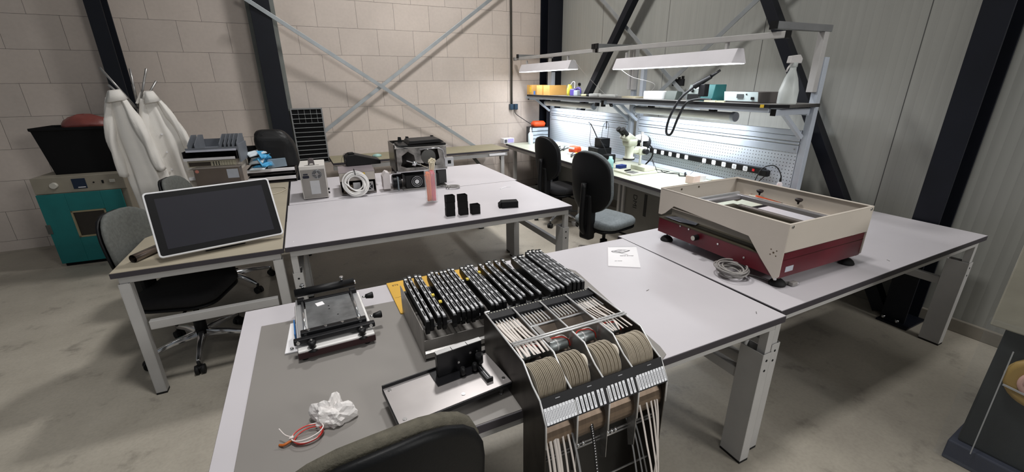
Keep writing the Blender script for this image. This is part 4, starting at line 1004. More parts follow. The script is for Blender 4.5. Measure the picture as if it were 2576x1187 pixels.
# document organiser stack with machine parts at the back of the desk
OR = thing('document_tray_stack', 'grey stacked document trays with upright dividers on top', 'document trays', (-.965, 4.42, Z0 + .285), -6, None, T)
M_dg = mat('tray_grey', '6d7178', .5)
w_, d_ = .40, .30
MB().box(0, 0, 0, w_, d_, .006).box(0, 0, 0, .006, d_, .075).box(w_ - .006, 0, 0, w_, d_, .075).box(0, d_ - .006, 0, w_, d_, .075).build('lower_tray', mat('tray_black', '1b1718', .5), OR)
o = MB().box(.0, -.004, .0, w_ - .02, .0, .022).build('tray_lip', mat('lip_white', 'cfcdd0', .4), OR)
MB().box(.03, .0, .075, w_ + .01, d_, .081).box(.03, -.0, .075, w_ + .01, .004, .105).box(.03, d_ - .006, .075, w_ + .01, d_, .15).build('upper_tray', M_dg, OR)
MB().box(.03, -.004, .072, w_ - .0, .0, .088).build('tray_lip', mat('lip_lavender', 'b9bbc8', .4), OR)
for x in (.05, .10, .28, .315, .345, .375, .41):
    MB().prism([(0.01, .081), (.28, .081), (.28, .19), (.16, .20), (.01, .13)], x - .002, x + .002, 'x').build('divider', M_dg, OR)
MB().box(.41, .0, -.03, .42, .30, .12).build('side_wing', M_dg, OR)
# white/cream apparatus under it
AP = thing('bench_instrument', 'cream bench instrument with keypad under the document trays', 'instrument', (-.97, 4.44, Z0), -6, None, T)
MB().box(0, .01, .0, .055, .34, .20).box(.055, .03, .18, .40, .34, .285).build('body', M_cream, AP, bev=.004)
MB().box(.02, .005, .225, .38, .03, .28).build('fascia', mat('fascia_cream', 'aea693', .5), AP, bev=.002)
MB().box(.03, .002, .235, .19, .006, .268).build('display', mat('display_dark', '3c342d', .4), AP)
kp = MB().box(.20, .0, .232, .37, .006, .275).build('keypad', mat('keypad_pale', 'b5ae98', .5), AP)
for i in range(8):
    for j in range(3): MB().box(.207 + i * .02, -.0015, .236 + j * .012, .218 + i * .02, .0, .244 + j * .012).build('key', M_blk if i < 3 else mat('key_grey', '8f8977', .5), kp)
MB().box(.01, -.02, .12, .06, .01, .145).build('latch', M_paper, AP, bev=.002)
# brown metal box with label
BX = thing('enclosure', 'brown grey metal enclosure with a pale label and blue strips at its base', 'enclosure', (-.90, 4.335, Z0), -6, None, T)
MB().box(0, .0, 0, .335, .10, .225).build('body', mat('enclosure_brown', '685e57', .45, .3), BX, bev=.003)
MB().box(-.004, -.004, .222, .34, .11, .23).build('lid', mat('lid_brown', '7a736d', .45, .3), BX, bev=.002)
MB().box(.24, -.0015, .135, .325, 0, .212).build('label_plate', mat('label_pale2', 'a9adb6', .5), BX)
MB().cyl((.025, -.001, .205), (.025, .0, .205), .014, n=20).build('round_sticker', mat('sticker_pink', 'b8776a', .5), BX)
BB = thing('parts_bins', 'dark blue open bins in front of the brown enclosure', 'bins', (-.82, 4.27, Z0), -6, None, T)
MB().box(0, 0, 0, .17, .06, .075).build('wide_bin', M_blue, BB, bev=.004)
for i in range(3): MB().box(.174 + i * .031, 0, 0, .174 + i * .031 + .028, .06, .077).build('narrow_bin', M_blue, BB, bev=.004)
# ------------------------------------------------------------------ behind the tables: trays, vent, wall desk
for i, (z, y) in enumerate(((0, 0), (.075, .03))):
    t = thing('paper_tray', ('upper' if i else 'lower') + ' dark paper tray with a white front strip at the back of the desk', 'tray', (-.555, 4.615 + y, Z0 + z), -2, 'dark trays at the back of the desk', T)
    MB().box(0, 0, 0, .41, .34, .006).box(0, 0, .006, .006, .34, .06).box(.404, 0, .006, .41, .34, .06).box(.006, .334, .006, .404, .34, .06).build('tray', mat('tray_dark_brown', '2a2626', .5), t, bev=.001)
    MB().box(.0 - .0 * i, -.008, .030, .405, .0, .060).build('front_strip', mat('strip_white', 'f2f0f2', .35), t, bev=.002)
bk = thing('black_cover', 'crumpled black plastic heaped behind the blue face masks', 'bag', (-.27, 4.80, Z0 + .14), 0, None, T)
tb = bmesh.new(); bmesh.ops.create_icosphere(tb, subdivisions=4, radius=1)
rnd = random.Random(8); ks = [(Vector((rnd.uniform(-1, 1), rnd.uniform(-1, 1), rnd.uniform(-1, 1))).normalized(), rnd.uniform(2, 5), rnd.uniform(0, 6)) for _ in range(10)]
for v in tb.verts:
    d = v.co.normalized(); q = sum(abs(sin(f * d.dot(k) + p)) for k, f, p in ks) / 10
    r = .92 + .16 * q; f3 = lambda t_: math.copysign(abs(t_) ** .45, t_)
    v.co = Vector((f3(d.x) * .17 * r - .05 * max(0, d.z), f3(d.y) * .12 * r, max(0, f3(d.z)) * .33 * r))
mb = MB(); mb.bm.free(); mb.bm = tb; mb.build('plastic', M_blk, bk)
MB().box(-.29, .0, .02, -.0, .015, .20).build('folder', M_blk2, bk, bev=.004)
# face masks
fm_ = thing('face_mask_pile', 'pile of blue face masks lying on the dark trays', 'face masks', (-.50, 4.60, Z0 + .138), 0, None, T)
M_mask = mat('mask_blue', '4aa0cf', .6, var=.1, scale=30, bump=.3); M_maskw = mat('mask_white', 'cfd9e0', .7)
rr = random.Random(4)
for i in range(7):
    a = rr.uniform(-50, 50); w2 = .085; g = []
    M_ = Matrix.Translation((.05 + .035 * (i % 3), -.01 + .012 * i, .018 + .022 * i)) @ Matrix.Rotation(radians(a), 4, 'Z') @ Matrix.Rotation(radians(rr.uniform(15, 65)), 4, 'X') @ Matrix.Rotation(radians(rr.uniform(-25, 25)), 4, 'Y')
    rings = []
    for j in range(9):
        u = (j / 8 - .5) * .16
        rings.append([M_ @ Vector((u, (k / 6 - .5) * w2, .012 * sin(k * 1.05) * (1 - (2 * j / 8 - 1) ** 2) + .003 * (k % 2))) for k in range(7)])
    MB().loft(rings, caps=False, closed=False).build('mask', M_mask if i % 3 else M_maskw, fm_, solid=.0015)
bag = MB()
bag.prism([(0, 0), (.17, .01), (.165, .09), (.01, .085)], 0, .018, 'y').build('clear_bag', mat('clear_bag', 'b9cfe0', .15, alpha=.35), fm_, bev=.004).location = (.12, .03, .0)
# blue pens and cable on the desk
solo(MB().cyl((0, 0, .008), (.10, .02, .008), .006, n=10), 'pen', mat('pen_blue', '3c55b8', .4), 'blue pen lying on the desk before the dark trays', 'pen', (-.50, 4.50, Z0), 10, fr=T)
solo(MB().tube(bez([(-.12, .18, .004), (.0, .20, .004), (.10, .16, .004), (.12, .06, .004), (.06, -.06, .004), (-.06, -.12, .006), (-.14, -.15, .02)]), .003, 6).cbox((-.13, .18, .008), (.06, .03, .012)), 'charger_cable', mat('cable_ivory', 'bdb4a0', .5), 'pale cable looped on the desk behind the monitor', 'cable', (-.36, 4.17, Z0), 0, fr=T)

# wall vent / black louvred heater against the wall
V = thing('louvre_panel', 'tall black slatted panel in a grey frame leaning on the block wall', 'vent', (.025, 6.06, .70), 0, None)
MB().box(0, 0, 0, .335, .03, .66).build('backing', M_blk2, V)
MB().box(-.015, -.012, -.01, 0, .035, .675).box(.335, -.012, -.01, .35, .035, .675).box(0, -.012, .66, .335, .035, .675).box(0, -.012, -.01, .335, .035, .004).build('frame', mat('vent_frame', '8f9090', .5, .2), V)
for i in range(1, 12): MB().box(0, -.022, i * .055 - .002, .335, .0, i * .055 + .0015).build('slat', mat('vent_slat', 'b3b6b6', .4, .2), V)
for x in (.07, .14, .21, .28):
    MB().box(x, -.005, .50, x + .003, .0, .655).build('divider', mat('vent_slat') , V)

# long wall desk along the block wall
wd = thing('wall_desk', 'long beige topped desk along the block wall', 'desk', (.37, 5.50, 0), 0, None)
L_ = 2.36
MB().box(0, 0, .73, L_, .60, .7575).build('edge_band', M_edge, wd, bev=.0015)
MB().box(.002, .002, .7572, L_ - .002, .598, .76).build('tabletop', mat('olive_laminate', '8f8870', .5, var=.04), wd)
MB().box(-.0, .02, .665, L_ - .02, .05, .715).build('front_rail', M_leg, wd, bev=.002)
MB().box(0, .56, .69, L_ - .02, .60, .73).build('rear_rail', M_leg, wd, bev=.002)
for x in (.15, 1.2, L_ - .12):
    MB().box(x, .02, .01, x + .05, .07, .665).box(x, .02, 0, x + .05, .60, .04).build('leg', M_leg, wd, bev=.003)
MB().bar((1.9, .30, .66), (2.35, .30, .10), .04, .04).build('diagonal_stay', mat('stay_dark', '4b4a46', .5), wd)
MB().tube([(2.225, .035, .665), (2.225, .035, .63), (2.235, .035, .615), (2.255, .035, .615), (2.265, .035, .63), (2.265, .035, .64)], .005, 8).build('hook', M_blk, wd)
MB().box(2.05, -.0, .68, 2.30, .018, .71).build('cable_outlet', M_paper, wd)
solo(MB().loft([[Vector((.055 * cos(a) * s_ * (1 + .25 * sin(3 * a)), .04 * sin(a) * s_, z)) for a in [2 * pi * k / 16 for k in range(16)]] for s_, z in ((.9, 0), (1, .012), (.7, .028), (.2, .036))]), 'glove_pair', mat('glove_teal', '9cc0ba', .6), 'crumpled pale teal glove on the wall desk left of the polished machine', 'glove', (.93, 5.74, .76))
# skirting bench under: cable outlet box on block wall
sk = thing('wall_socket', 'pair of dark blue sockets on the block wall', 'socket', (3.08, YW - .055, 1.255), 0, None)
for x in (0, .075):
    o = MB().box(x, 0, 0, x + .06, .055, .085).build('socket_box', mat('socket_blue', '2c4256', .4), sk, bev=.005)
    MB().box(x + .008, -.004, .01, x + .052, .002, .07).build('socket_flap', mat('socket_blue', '2c4256'), o, bev=.003)
solo(MB().tube([(0, 0, 0), (0, 0, 1.9), (0, 0, 4.4)], .016, 10), 'cable_conduit', mat('conduit_grey', '47453f', .5), 'dark cable conduit running down the block wall to the blue sockets', 'conduit', (3.115, YW - .03, 1.34))
solo(MB().tube(bez([(.05, -.0, 0), (.07, -.01, -.06), (.16, -.05, -.13), (.28, -.10, -.21), (.40, -.12, -.25)]), .005, 8), 'power_lead', M_bcable, 'black lead running from the blue sockets to the bench', 'cable', (3.11, YW - .04, 1.25))

# ------------------------------------------------------------------ left rear: oven, black bin, coat stand with lab coats
OV = thing('lab_oven', 'teal and cream laboratory oven on the floor by the block wall', 'oven', (-2.20, 5.35, 0), -4, None)
M_teal = mat('teal_enamel', '136a6a', .55, var=.06); M_ocream = mat('oven_cream', '8f887a', .5, var=.05)
MB().box(0, .012, .03, .67, .62, .865).build('cabinet', M_ocream, OV, bev=.008)
cp = MB().box(0, .0, .715, .67, .014, .865).build('control_panel', M_ocream, OV, bev=.004)
MB().lathe([(.026, -.028), (.026, -.006), (.03, 0)], (.155, .0, .79), 20, 'y').build('dial', mat('dial_pale', 'c0bcb2', .4), cp)
dp = MB().box(.285, -.006, .745, .385, .0, .84).build('display', mat('display_navy', '15243a', .3), cp, bev=.002)
MB().box(.32, -.0075, .755, .375, -.006, .762).build('display_mark', M_paper, dp)
MB().cyl((.44, -.004, .795), (.44, 0, .795), .007, n=10).build('indicator', M_blk, cp)
MB().box(.50, -.004, .78, .515, 0, .81).build('rocker', M_blk, cp); MB().box(.56, -.006, .785, .60, 0, .812).build('switch', mat('dial_pale', 'c0bcb2'), cp)
dr_ = MB()
X0, X1, ZA, ZB = .205, .465, .28, .54
dr_.box(.005, -.018, .035, X0, .0, .712).box(X1, -.018, .035, .625, .0, .712).box(X0, -.018, .035, X1, .0, ZA).box(X0, -.018, ZB, X1, .0, .712).build('door', M_teal, OV, bev=.003)
MB().box(X0 + .012, -.008, ZA + .012, X1 - .012, -.004, ZB - .012).build('window', mat('oven_window', '2a2622', .2), OV)
MB().box(X0, -.02, ZA, X0 + .014, -.006, ZB).box(X1 - .014, -.02, ZA, X1, -.006, ZB).box(X0, -.02, ZA, X1, -.006, ZA + .014).box(X0, -.02, ZB - .014, X1, -.006, ZB).build('window_seal', mat('seal_beige', '8d8368', .6), OV)
MB().box(-.006, -.024, .34, .03, -.016, .43).build('handle', mat('handle_dark_grey', '4a4c48', .4), OV, bev=.003)
MB().box(.02, .01, 0, .65, .6, .03).build('plinth', M_blk2, OV)
CR = thing('storage_crate', 'large black plastic crate standing on the oven', 'crate', (-1.80, 5.62, .866), -4, None)
MB().prism([(-.20, 0), (.28, 0), (.30, .40), (.315, .40), (.29, -.0), (.29, -.0)], 0, .01, 'y') .bm.free()
rg = []
for s_, z in ((1.0, 0), (1.20, .40), (1.245, .405), (1.245, .43), (1.20, .43), (1.17, .40), (.97, .02)):
    rg.append([Vector((.25 * s_ * x, .16 * s_ * y, z)) for x, y in ((-1, -1), (1, -1), (1, 1), (-1, 1))])
MB().loft(rg, sm=False).build('crate_shell', M_blk2, CR, bev=.01)
rg = []
for i in range(7):
    t = i / 6; z = .415 + .12 * sin(pi * min(1, t * .5 + .5) ) if 0 else .415 + .115 * (1 - t) ** .0 * sin(t * pi / 2)
    s_ = cos(t * pi / 2) * .98 + .02
    rg.append([Vector((.04 + .20 * s_ * cos(a) * (1 + .06 * sin(5 * a + t)), .12 * s_ * sin(a), z + .008 * sin(4 * a + i))) for a in [2 * pi * k / 20 for k in range(20)]])
solo(MB().loft(rg), 'red_bag', mat('dull_red_plastic', '8a4a44', .4, var=.15, scale=6, bump=.3), 'dull red plastic bag heaped in the black crate on the oven', 'bag', (-1.80, 5.62, .868), -4)

CS = thing('coat_stand', 'chrome coat stand with slanting arms', 'coat stand', (-1.19, 5.0, 0), 0, None)
MB().cyl((0, 0, 0), (0, 0, .025), .17, n=32).build('base', M_steel, CS, bev=.004)
MB().cyl((0, 0, .02), (0, 0, 1.46), .016, n=16).build('pole', M_steel, CS)
for dx, dy, z1 in ((-.17, -.03, 1.80), (.02, .0, 1.79), (.14, -.03, 1.79), (-.13, -.10, 1.66), (.17, .05, 1.69), (-.02, .12, 1.66)):
    MB().cyl((0, 0, 1.44), (dx, dy, z1), .009, n=12).build('arm', M_steel, CS)
M_coat = mat('lab_coat_cotton', 'e6e2dc', .85, var=.03, scale=6, bump=.25, bscale=90)
def coat(cx, cy, ztop, zb, w0, w1, lean, seed, label, rz, sleeve_side=-1):
    t = thing('lab_coat', label, 'lab coat', (cx, cy, 0), rz, None)
    rnd = random.Random(seed); ph = [rnd.uniform(0, 6) for _ in range(8)]
    def width(s): return .028 + w0 * min(1, s / .34) ** .75 + (w1 - w0) * max(0, s - .34)
    rings = []; n = 72
    for i in range(34):
        s = i / 33; z = ztop - (ztop - zb) * s
        w = width(s); d = w * (.62 - .12 * s)
        ring = []
        for k in range(n):
            a = 2 * pi * k / n
            g = abs(sin(3.5 * a + ph[0] + .9 * s)) ** 1.5
            f = 1 - (.06 + .36 * s) * g + (.01 + .05 * s) * sin(11 * a + ph[1] - 1.6 * s) + .08 * s * sin(3 * a + ph[2]) + .012 * sin(5 * a + 14 * s + ph[3])
            ring.append(Vector((w * cos(a) * f + lean * s, d * sin(a) * f, z + .03 * sin(2 * a + ph[4]) * s)))
        rings.append(ring)
    MB().loft(rings, caps=True).build('body', M_coat, t)
    for sgn, l in ((-1, .66), (1, .62)):
        rs = []
        for i in range(20):
            s = i / 19; sb = (.05 + l * s) / (ztop - zb)
            c = Vector((sgn * (width(sb) * .86 + .004) + lean * sb, -.028 - .035 * s + .01 * sin(5 * s + seed), ztop - .045 - l * s))
            r1 = .022 + .030 * min(1, s * 4) - .008 * s
            rs.append([c + Vector((r1 * .75 * cos(a) * (1 + .13 * sin(3 * a + i * .8 + seed)), r1 * 1.05 * sin(a) * (1 + .13 * sin(4 * a + i * .6)), .006 * sin(2 * a + i))) for a in [2 * pi * k / 20 for k in range(20)]])
        MB().loft(rs).build('sleeve', M_coat, t)
    rs = []
    for i in range(13):
        s = i / 12; a = -pi * .62 + s * pi * 1.55
        p = Vector((.034 * cos(a), .030 * sin(a) - .01, ztop - .004 - .02 * abs(s - .5)))
        o_ = Vector((cos(a), sin(a), 0)); f_ = 1 + .9 * abs(s - .5)
        rs.append([p + Vector((0, 0, .030)), p + o_ * .014 + Vector((0, 0, .026)), p + o_ * .046 * f_ + Vector((0, 0, -.045 * f_)), p + o_ * .034 * f_ + Vector((0, 0, -.048 * f_)), p + Vector((0, 0, -.01))])
    MB().loft(rs, closed=True).build('collar', M_coat, t)
    for k in range(3): MB().cyl((.02, -w0 * .55 - .012, ztop - .35 - .16 * k), (.02, -w0 * .55 - .004, ztop - .35 - .16 * k), .008, n=12).build('button', M_paper, t)
    return t
coat(-1.30, 4.92, 1.60, .46, .115, .20, .10, 2, 'white lab coat on the left arm of the coat stand', -12)
coat(-1.10, 5.0, 1.585, .55, .115, .19, .12, 6, 'white lab coat on the right arm of the coat stand', 14)

# ------------------------------------------------------------------ chairs
M_seatf = mat('grey_fabric', '5d5f5c', .9, var=.1, scale=60, bump=.4, bscale=250); M_shell = mat('black_chair_shell', '0c0d0f', .5, bump=.1, bscale=200, spec=.25)
M_blackf = mat('black_fabric', '141315', .9, var=.1, scale=40)
def pill(rings): pass
def cushion(w, h, t, r, curve=0, n=10, m=12, taper=0, flip=1):
    """rounded back pad in x-z, thickness along y, curved about the vertical"""
    front, back = [], []
    mb = MB(); P = rrect(w, h, r, 6)
    layers = []
    for s, y in ((.80, -t / 2), (.94, -t / 2 + .006), (1, -t * .2), (1, t * .2), (.94, t / 2 - .006), (.80, t / 2)):
        layers.append([Vector((x * s * (1 + taper * z / h), y + curve * (x * s / w * 2) ** 2, z * s)) for x, z in P])
    # fill caps with centre fans
    R = [[mb.bm.verts.new(p) for p in L] for L in layers]
    for A_, B_ in zip(R[:-1], R[1:]):
        for k in range(len(A_)): mb._face([A_[k], A_[(k + 1) % len(A_)], B_[(k + 1) % len(A_)], B_[k]], 0, True)
    for L, V_ in ((layers[0], R[0]), (layers[-1], R[-1])):
        prev = V_
        for s in (.6, .3):
            cur = [mb.bm.verts.new(Vector((p.x * s, L[0].y * 0 + (p.y - curve * (p.x / w * 2) ** 2) + curve * (p.x * s / w * 2) ** 2, p.z * s))) for p in L]
            for k in range(len(cur)): mb._face([prev[k], prev[(k + 1) % len(cur)], cur[(k + 1) % len(cur)], cur[k]], 0, True)
            prev = cur
        mb._face(prev, 0, True)
    return mb
def chair(label, loc, rz, seat_h=.47, back_h=(.62, 1.05), mw=.42, seat_m=None, back_m=None, tilt=6, base_m=None, bw=.44, ph=0):
    """faces local +y"""
    t = thing('office_chair', label, 'chair', loc, rz, 'office chairs')
    seat_m = seat_m or M_blackf; back_m = back_m or M_seatf
    s = cushion(.47, .45, .075, .12); s.xf(Matrix.Translation((0, 0, seat_h - .04)) @ Matrix.Rotation(radians(90), 4, 'X')).build('seat', seat_m, t)
    cushion(.46, .44, .03, .12).xf(Matrix.Translation((0, 0, seat_h - .085)) @ Matrix.Rotation(radians(90), 4, 'X')).build('seat_shell', M_shell, t)
    bh = back_h[1] - back_h[0]; bc = (back_h[0] + back_h[1]) / 2
    MT = Matrix.Translation((0, -.25, bc)) @ Matrix.Rotation(radians(tilt), 4, 'X')
    cushion(bw, bh, .04, min(.19, bh * .42), .05).xf(MT).build('backrest', back_m, t)
    cushion(bw * .985, bh * .985, .03, min(.185, bh * .415), .05).xf(MT @ Matrix.Translation((0, -.030, 0))).build('back_shell', M_shell, t)
    MB().tube(bez([(0, -.08, seat_h - .11), (0, -.22, seat_h - .12), (0, -.32, seat_h - .04), (0, -.315, bc)]), .024, 8).build('back_bar', M_blk, t)
    MB().box(-.06, -.29, seat_h - .17, .06, -.20 + .0, bc - .1 if bc - .1 > seat_h else seat_h + .1).build('bar_cover', M_blk, t, bev=.02) if bh > .3 else None
    MB().box(-.09, -.12, seat_h - .15, .09, .10, seat_h - .10).build('mechanism', M_blk, t, bev=.01)
    MB().tube([(.09, .02, seat_h - .13), (.22, .04, seat_h - .14), (.27, .04, seat_h - .16)], .008, 8).build('lever', M_blk, t)
    MB().cyl((0, 0, .12), (0, 0, seat_h - .24), .034, n=18).cyl((0, 0, seat_h - .24), (0, 0, seat_h - .14), .016, n=14).build('gas_column', M_blk, t)
    for i in range(5):
        a = radians(ph + 72 * i); c, s_ = cos(a), sin(a)
        l = MB().loft([[Vector((c * r - s_ * x * w2, s_ * r + c * x * w2, z + zz * h2)) for x, zz in ((-1, -1), (1, -1), (.6, 1), (-.6, 1))] for r, z, w2, h2 in ((.03, .125, .024, .022), (.16, .115, .018, .016), (.30, .085, .013, .011))]).build('leg', base_m or M_chrome, t, bev=.004)
        o = MB().cyl((c * .30 - s_ * -.026, s_ * .30 + c * -.026, .028), (c * .30 - s_ * -.006, s_ * .30 + c * -.006, .028), .028, n=18).cyl((c * .30 - s_ * .006, s_ * .30 + c * .006, .028), (c * .30 - s_ * .026, s_ * .30 + c * .026, .028), .028, n=18).cyl((c * .30, s_ * .30, .04), (c * .30, s_ * .30, .085), .010, n=10).cyl((c * .30, s_ * .30, .03), (c * .30, s_ * .30, .055), .02, n=14).build('caster', M_rubber, l)
    return t
chair('dark swivel chair with chrome base, pushed under the beige desk nearest the camera', (-.74, 3.07, 0), -108, .49, (.56, .97), seat_m=M_blackf, ph=20)
chair('grey backed swivel chair behind the beige desk beside the lab coats', (-.66, 4.05, 0), -100, .47, (.60, .98), ph=50)
chair('black swivel chair at the corner workbench', (2.83, 4.28, 0), -84, .47, (.56, 1.07), seat_m=M_blackf, back_m=M_blackf, ph=10)
chair('swivel chair with grey seat and black back shell at the near workbench', (2.47, 2.98, 0), -78, .48, (.56, 1.10), seat_m=mat('blue_grey_fabric', '6a7072', .9, var=.1, scale=60), back_m=mat('blue_grey_fabric', '6a7072'), ph=35)
chair('black backed chair with a grey fabric rim in front of the near table', (.035, .875, 0), 3, .46, (.60, 1.085), seat_m=M_seatf, back_m=mat('taupe_fabric', '585449', .9, var=.1, scale=60, bump=.4, bscale=250), bw=.42, ph=0)
# ------------------------------------------------------------------ things on the workbenches (frame B)
ZB_ = .76
# microscope
MS = thing('stereo_microscope', 'cream stereo microscope on a post stand with black eyepieces', 'microscope', (2.93, 3.52, ZB_), 0, None, B)
M_mcream = mat('microscope_cream', 'c8cbb8', .45, var=.02)
MB().box(-.14, -.19, 0, .20, .09, .018).build('base_plate', M_mcream, MS, bev=.004)
MB().box(.06, -.15, .018, .20, .07, .06).build('base_block', M_mcream, MS, bev=.006)
MB().cyl((.12, .0, .05), (.12, .0, .40), .014, n=18).build('post', M_chrome, MS)
MB().box(.07, -.05, .17, .165, .05, .25).build('focus_block', M_mcream, MS, bev=.014)
for y in (-.075, .075): MB().cyl((.12, y - .022, .21), (.12, y + .022, .21), .028, n=22).build('focus_knob', M_blk, MS, bev=.003)
MB().box(-.0, -.03, .19, .08, .04, .235).build('arm', M_mcream, MS, bev=.01)
MB().lathe([(.05, .135), (.055, .14), (.055, .155), (.042, .16), (.044, .24), (.05, .26), (.05, .29)], (-.03, 0, 0), 28).build('body', M_mcream, MS)
MB().lathe([(.058, .128), (.06, .132), (.06, .142), (.05, .145)], (-.03, 0, 0), 28).build('ring_light', M_blk, MS)
MB().loft([[Vector((-.03 + x, y, z)) for x, y in rrect(w, d, .018, 4)] for z, w, d in ((.27, .11, .10), (.31, .125, .12), (.34, .10, .12))]).build('head', M_mcream, MS)
MB().loft([[Vector((-.02 - .085 * s + (x * .7), y, .32 + .06 * s + x * .75)) for x, y in rrect(w, .11, .015, 4)] for s, w in ((0, .09), (.6, .08), (1, .07))]).build('binocular_head', M_mcream, MS)
for y in (-.032, .032):
    e_ = MB().cyl((-.085, y, .375), (-.155, y, .435), .021, n=20).build('eyepiece', M_blk, MS, bev=.002)
    MB().cyl((-.150, y, .430), (-.168, y, .446), .026, n=20).build('eyecup', M_rubber, e_, bev=.003)
MB().cyl((.03, -.045, .315), (.03, -.075, .315), .016, n=16).build('zoom_knob', M_blk, MS)
solo(MB().box(-.05, -.05, 0, .05, .05, .004).bar((-.04, -.02, .006), (.05, .01, .006), .005, .004).bar((-.04, .0, .006), (.05, .02, .006), .005, .004), 'tweezers', M_steel, 'steel tweezers lying on the microscope base', 'tweezers', (2.86, 3.40, ZB_ + .018), 20, fr=B)
solo(MB().prism([(0, .0), (.08, .005), (.11, .02), (.08, .028), (0, .024)], 0, .010, 'z'), 'side_cutters', M_blk, 'small black pliers lying on the microscope base', 'pliers', (2.84, 3.47, ZB_ + .018), 15, fr=B)
solo(MB().box(0, 0, 0, .10, .07, .035), 'blue_box', M_blue, 'dark blue box under the microscope arm', 'box', (2.93, 3.68, ZB_), 10, fr=B, bev=.003)
solo(MB().lathe([(.030, 0), (.034, .01), (.034, .085), (.020, .10), (.018, .125)], n=20), 'solvent_bottle', mat('pale_cyan', 'a9dcd8', .35), 'pale cyan bottle behind the microscope base', 'bottle', (2.87, 3.78, ZB_), fr=B)
solo(MB().lathe([(.022, 0), (.024, .004), (.024, .03), (.010, .034)], n=18), 'teal_pot', mat('teal_plastic', '2f8f8a', .4), 'small teal pot left of the microscope', 'pot', (2.80, 3.68, ZB_), fr=B)
# magnifier lamp behind microscope
ML = thing('magnifier_lamp', 'black and white round magnifier lamp behind the microscope', 'lamp', (3.18, 3.62, ZB_), 0, None, B)
MB().cyl((.02, 0, 0), (.02, 0, .02), .07, n=28).build('base', M_blk, ML, bev=.004)
MB().tube(bez([(.02, 0, .02), (.06, -.06, .12), (.03, -.09, .22), (-.02, -.05, .28)]), .008, 8).build('arm', M_blk, ML)
hd_ = MB().lathe([(.035, .05), (.075, .03), (.085, .0), (.085, -.012), (.07, -.016)], n=32).xf(Matrix.Translation((-.02, 0, .27)) @ Matrix.Rotation(radians(-70), 4, 'Y') @ Matrix.Rotation(radians(15), 4, 'X')).build('head', M_blk, ML)
MB().lathe([(.08, -.010), (.062, -.014), (.0, -.012)][::-1], n=32, caps=False).xf(Matrix.Translation((-.02, 0, .27)) @ Matrix.Rotation(radians(-70), 4, 'Y') @ Matrix.Rotation(radians(15), 4, 'X')).build('lens_ring', M_paper, hd_)
MB().loft([[Vector((-.05 + .07 * cos(a) * s, .085 * sin(a) * s, .30 + z)) for a in [2 * pi * k / 24 for k in range(24)]] for s, z in ((1, 0), (.95, .03), (.7, .05), (.3, .06))]).build('white_hood', M_paper, ML)
wire = MB()
solo(wire.tube([(0, -.10, .004), (.14, -.12, .004), (.10, .06, .004), (.02, .02, .12), (0, -.10, .004)], .003, 6), 'iron_stand', M_bcable, 'black wire stand on the bench beside the magnifier lamp', 'wire stand', (3.14, 3.44, ZB_), fr=B)
# soldering station block
SS = thing('soldering_station', 'black soldering station with holders and looping cords', 'soldering station', (3.13, 4.38, ZB_), 0, None, B)
MB().box(-.06, -.08, 0, .14, .14, .13).build('base_unit', M_blk, SS, bev=.008)
MB().cyl((-.062, .03, .07), (-.058, .03, .07), .04, n=24).build('dial_plate', M_blkm, SS)
MB().box(.0, -.05, .13, .13, .09, .24).build('holder', M_blk, SS, bev=.006)
MB().tube(bez([(.02, .07, .24), (-.02, .10, .34), (-.05, .13, .41)]), .006, 8).build('iron', M_blkm, SS)
MB().tube(bez([(-.05, .13, .41), (-.04, .18, .42), (.02, .22, .34), (.03, .24, .18), (.05, .20, .08)]), .0025, 6).build('cord', M_bcable, SS)
MB().tube(bez([(.05, .02, .24), (.02, -.04, .38), (.03, -.09, .44), (.04, -.12, .40), (.05, -.10, .25)]), .0025, 6).build('cord', M_bcable, SS)
MB().cyl((.03, -.09, .36), (.03, -.09, .45), .005, n=10).build('iron', M_blkm, SS)
MB().tube(bez([(.05, -.08, .16), (-.05, -.14, .20), (-.10, -.17, .24), (-.06, -.22, .14), (.0, -.2, .05)]), .006, 8).build('hose', M_bcable, SS)
solo(MB().box(-.06, -.05, 0, .06, .06, .10), 'charger_block', M_blk, 'black device right of the soldering station', 'device', (3.04, 4.03, ZB_), 25, fr=B, bev=.01)
solo(MB().loft([[Vector((x * .10 * s + .0, .045 * s * y, z)) for x, y in [(cos(2 * pi * k / 18), sin(2 * pi * k / 18)) for k in range(18)]] for s, z in ((.85, .0), (1, .02), (.8, .045), (.3, .055))]), 'white_pouch', mat('pouch_white', 'd5d8da', .5, bump=.4, bscale=40), 'white plastic pouch before the soldering station', 'pouch', (2.98, 4.22, ZB_), 70, fr=B)
solo(MB().prism([(0, 0), (.13, .0), (.125, .055), (.0, .06)], 0, .0015, 'z'), 'paper_slip', M_paper, 'white paper slip on the bench between the chair and the microscope', 'paper', (2.88, 4.02, ZB_), 70, fr=B)
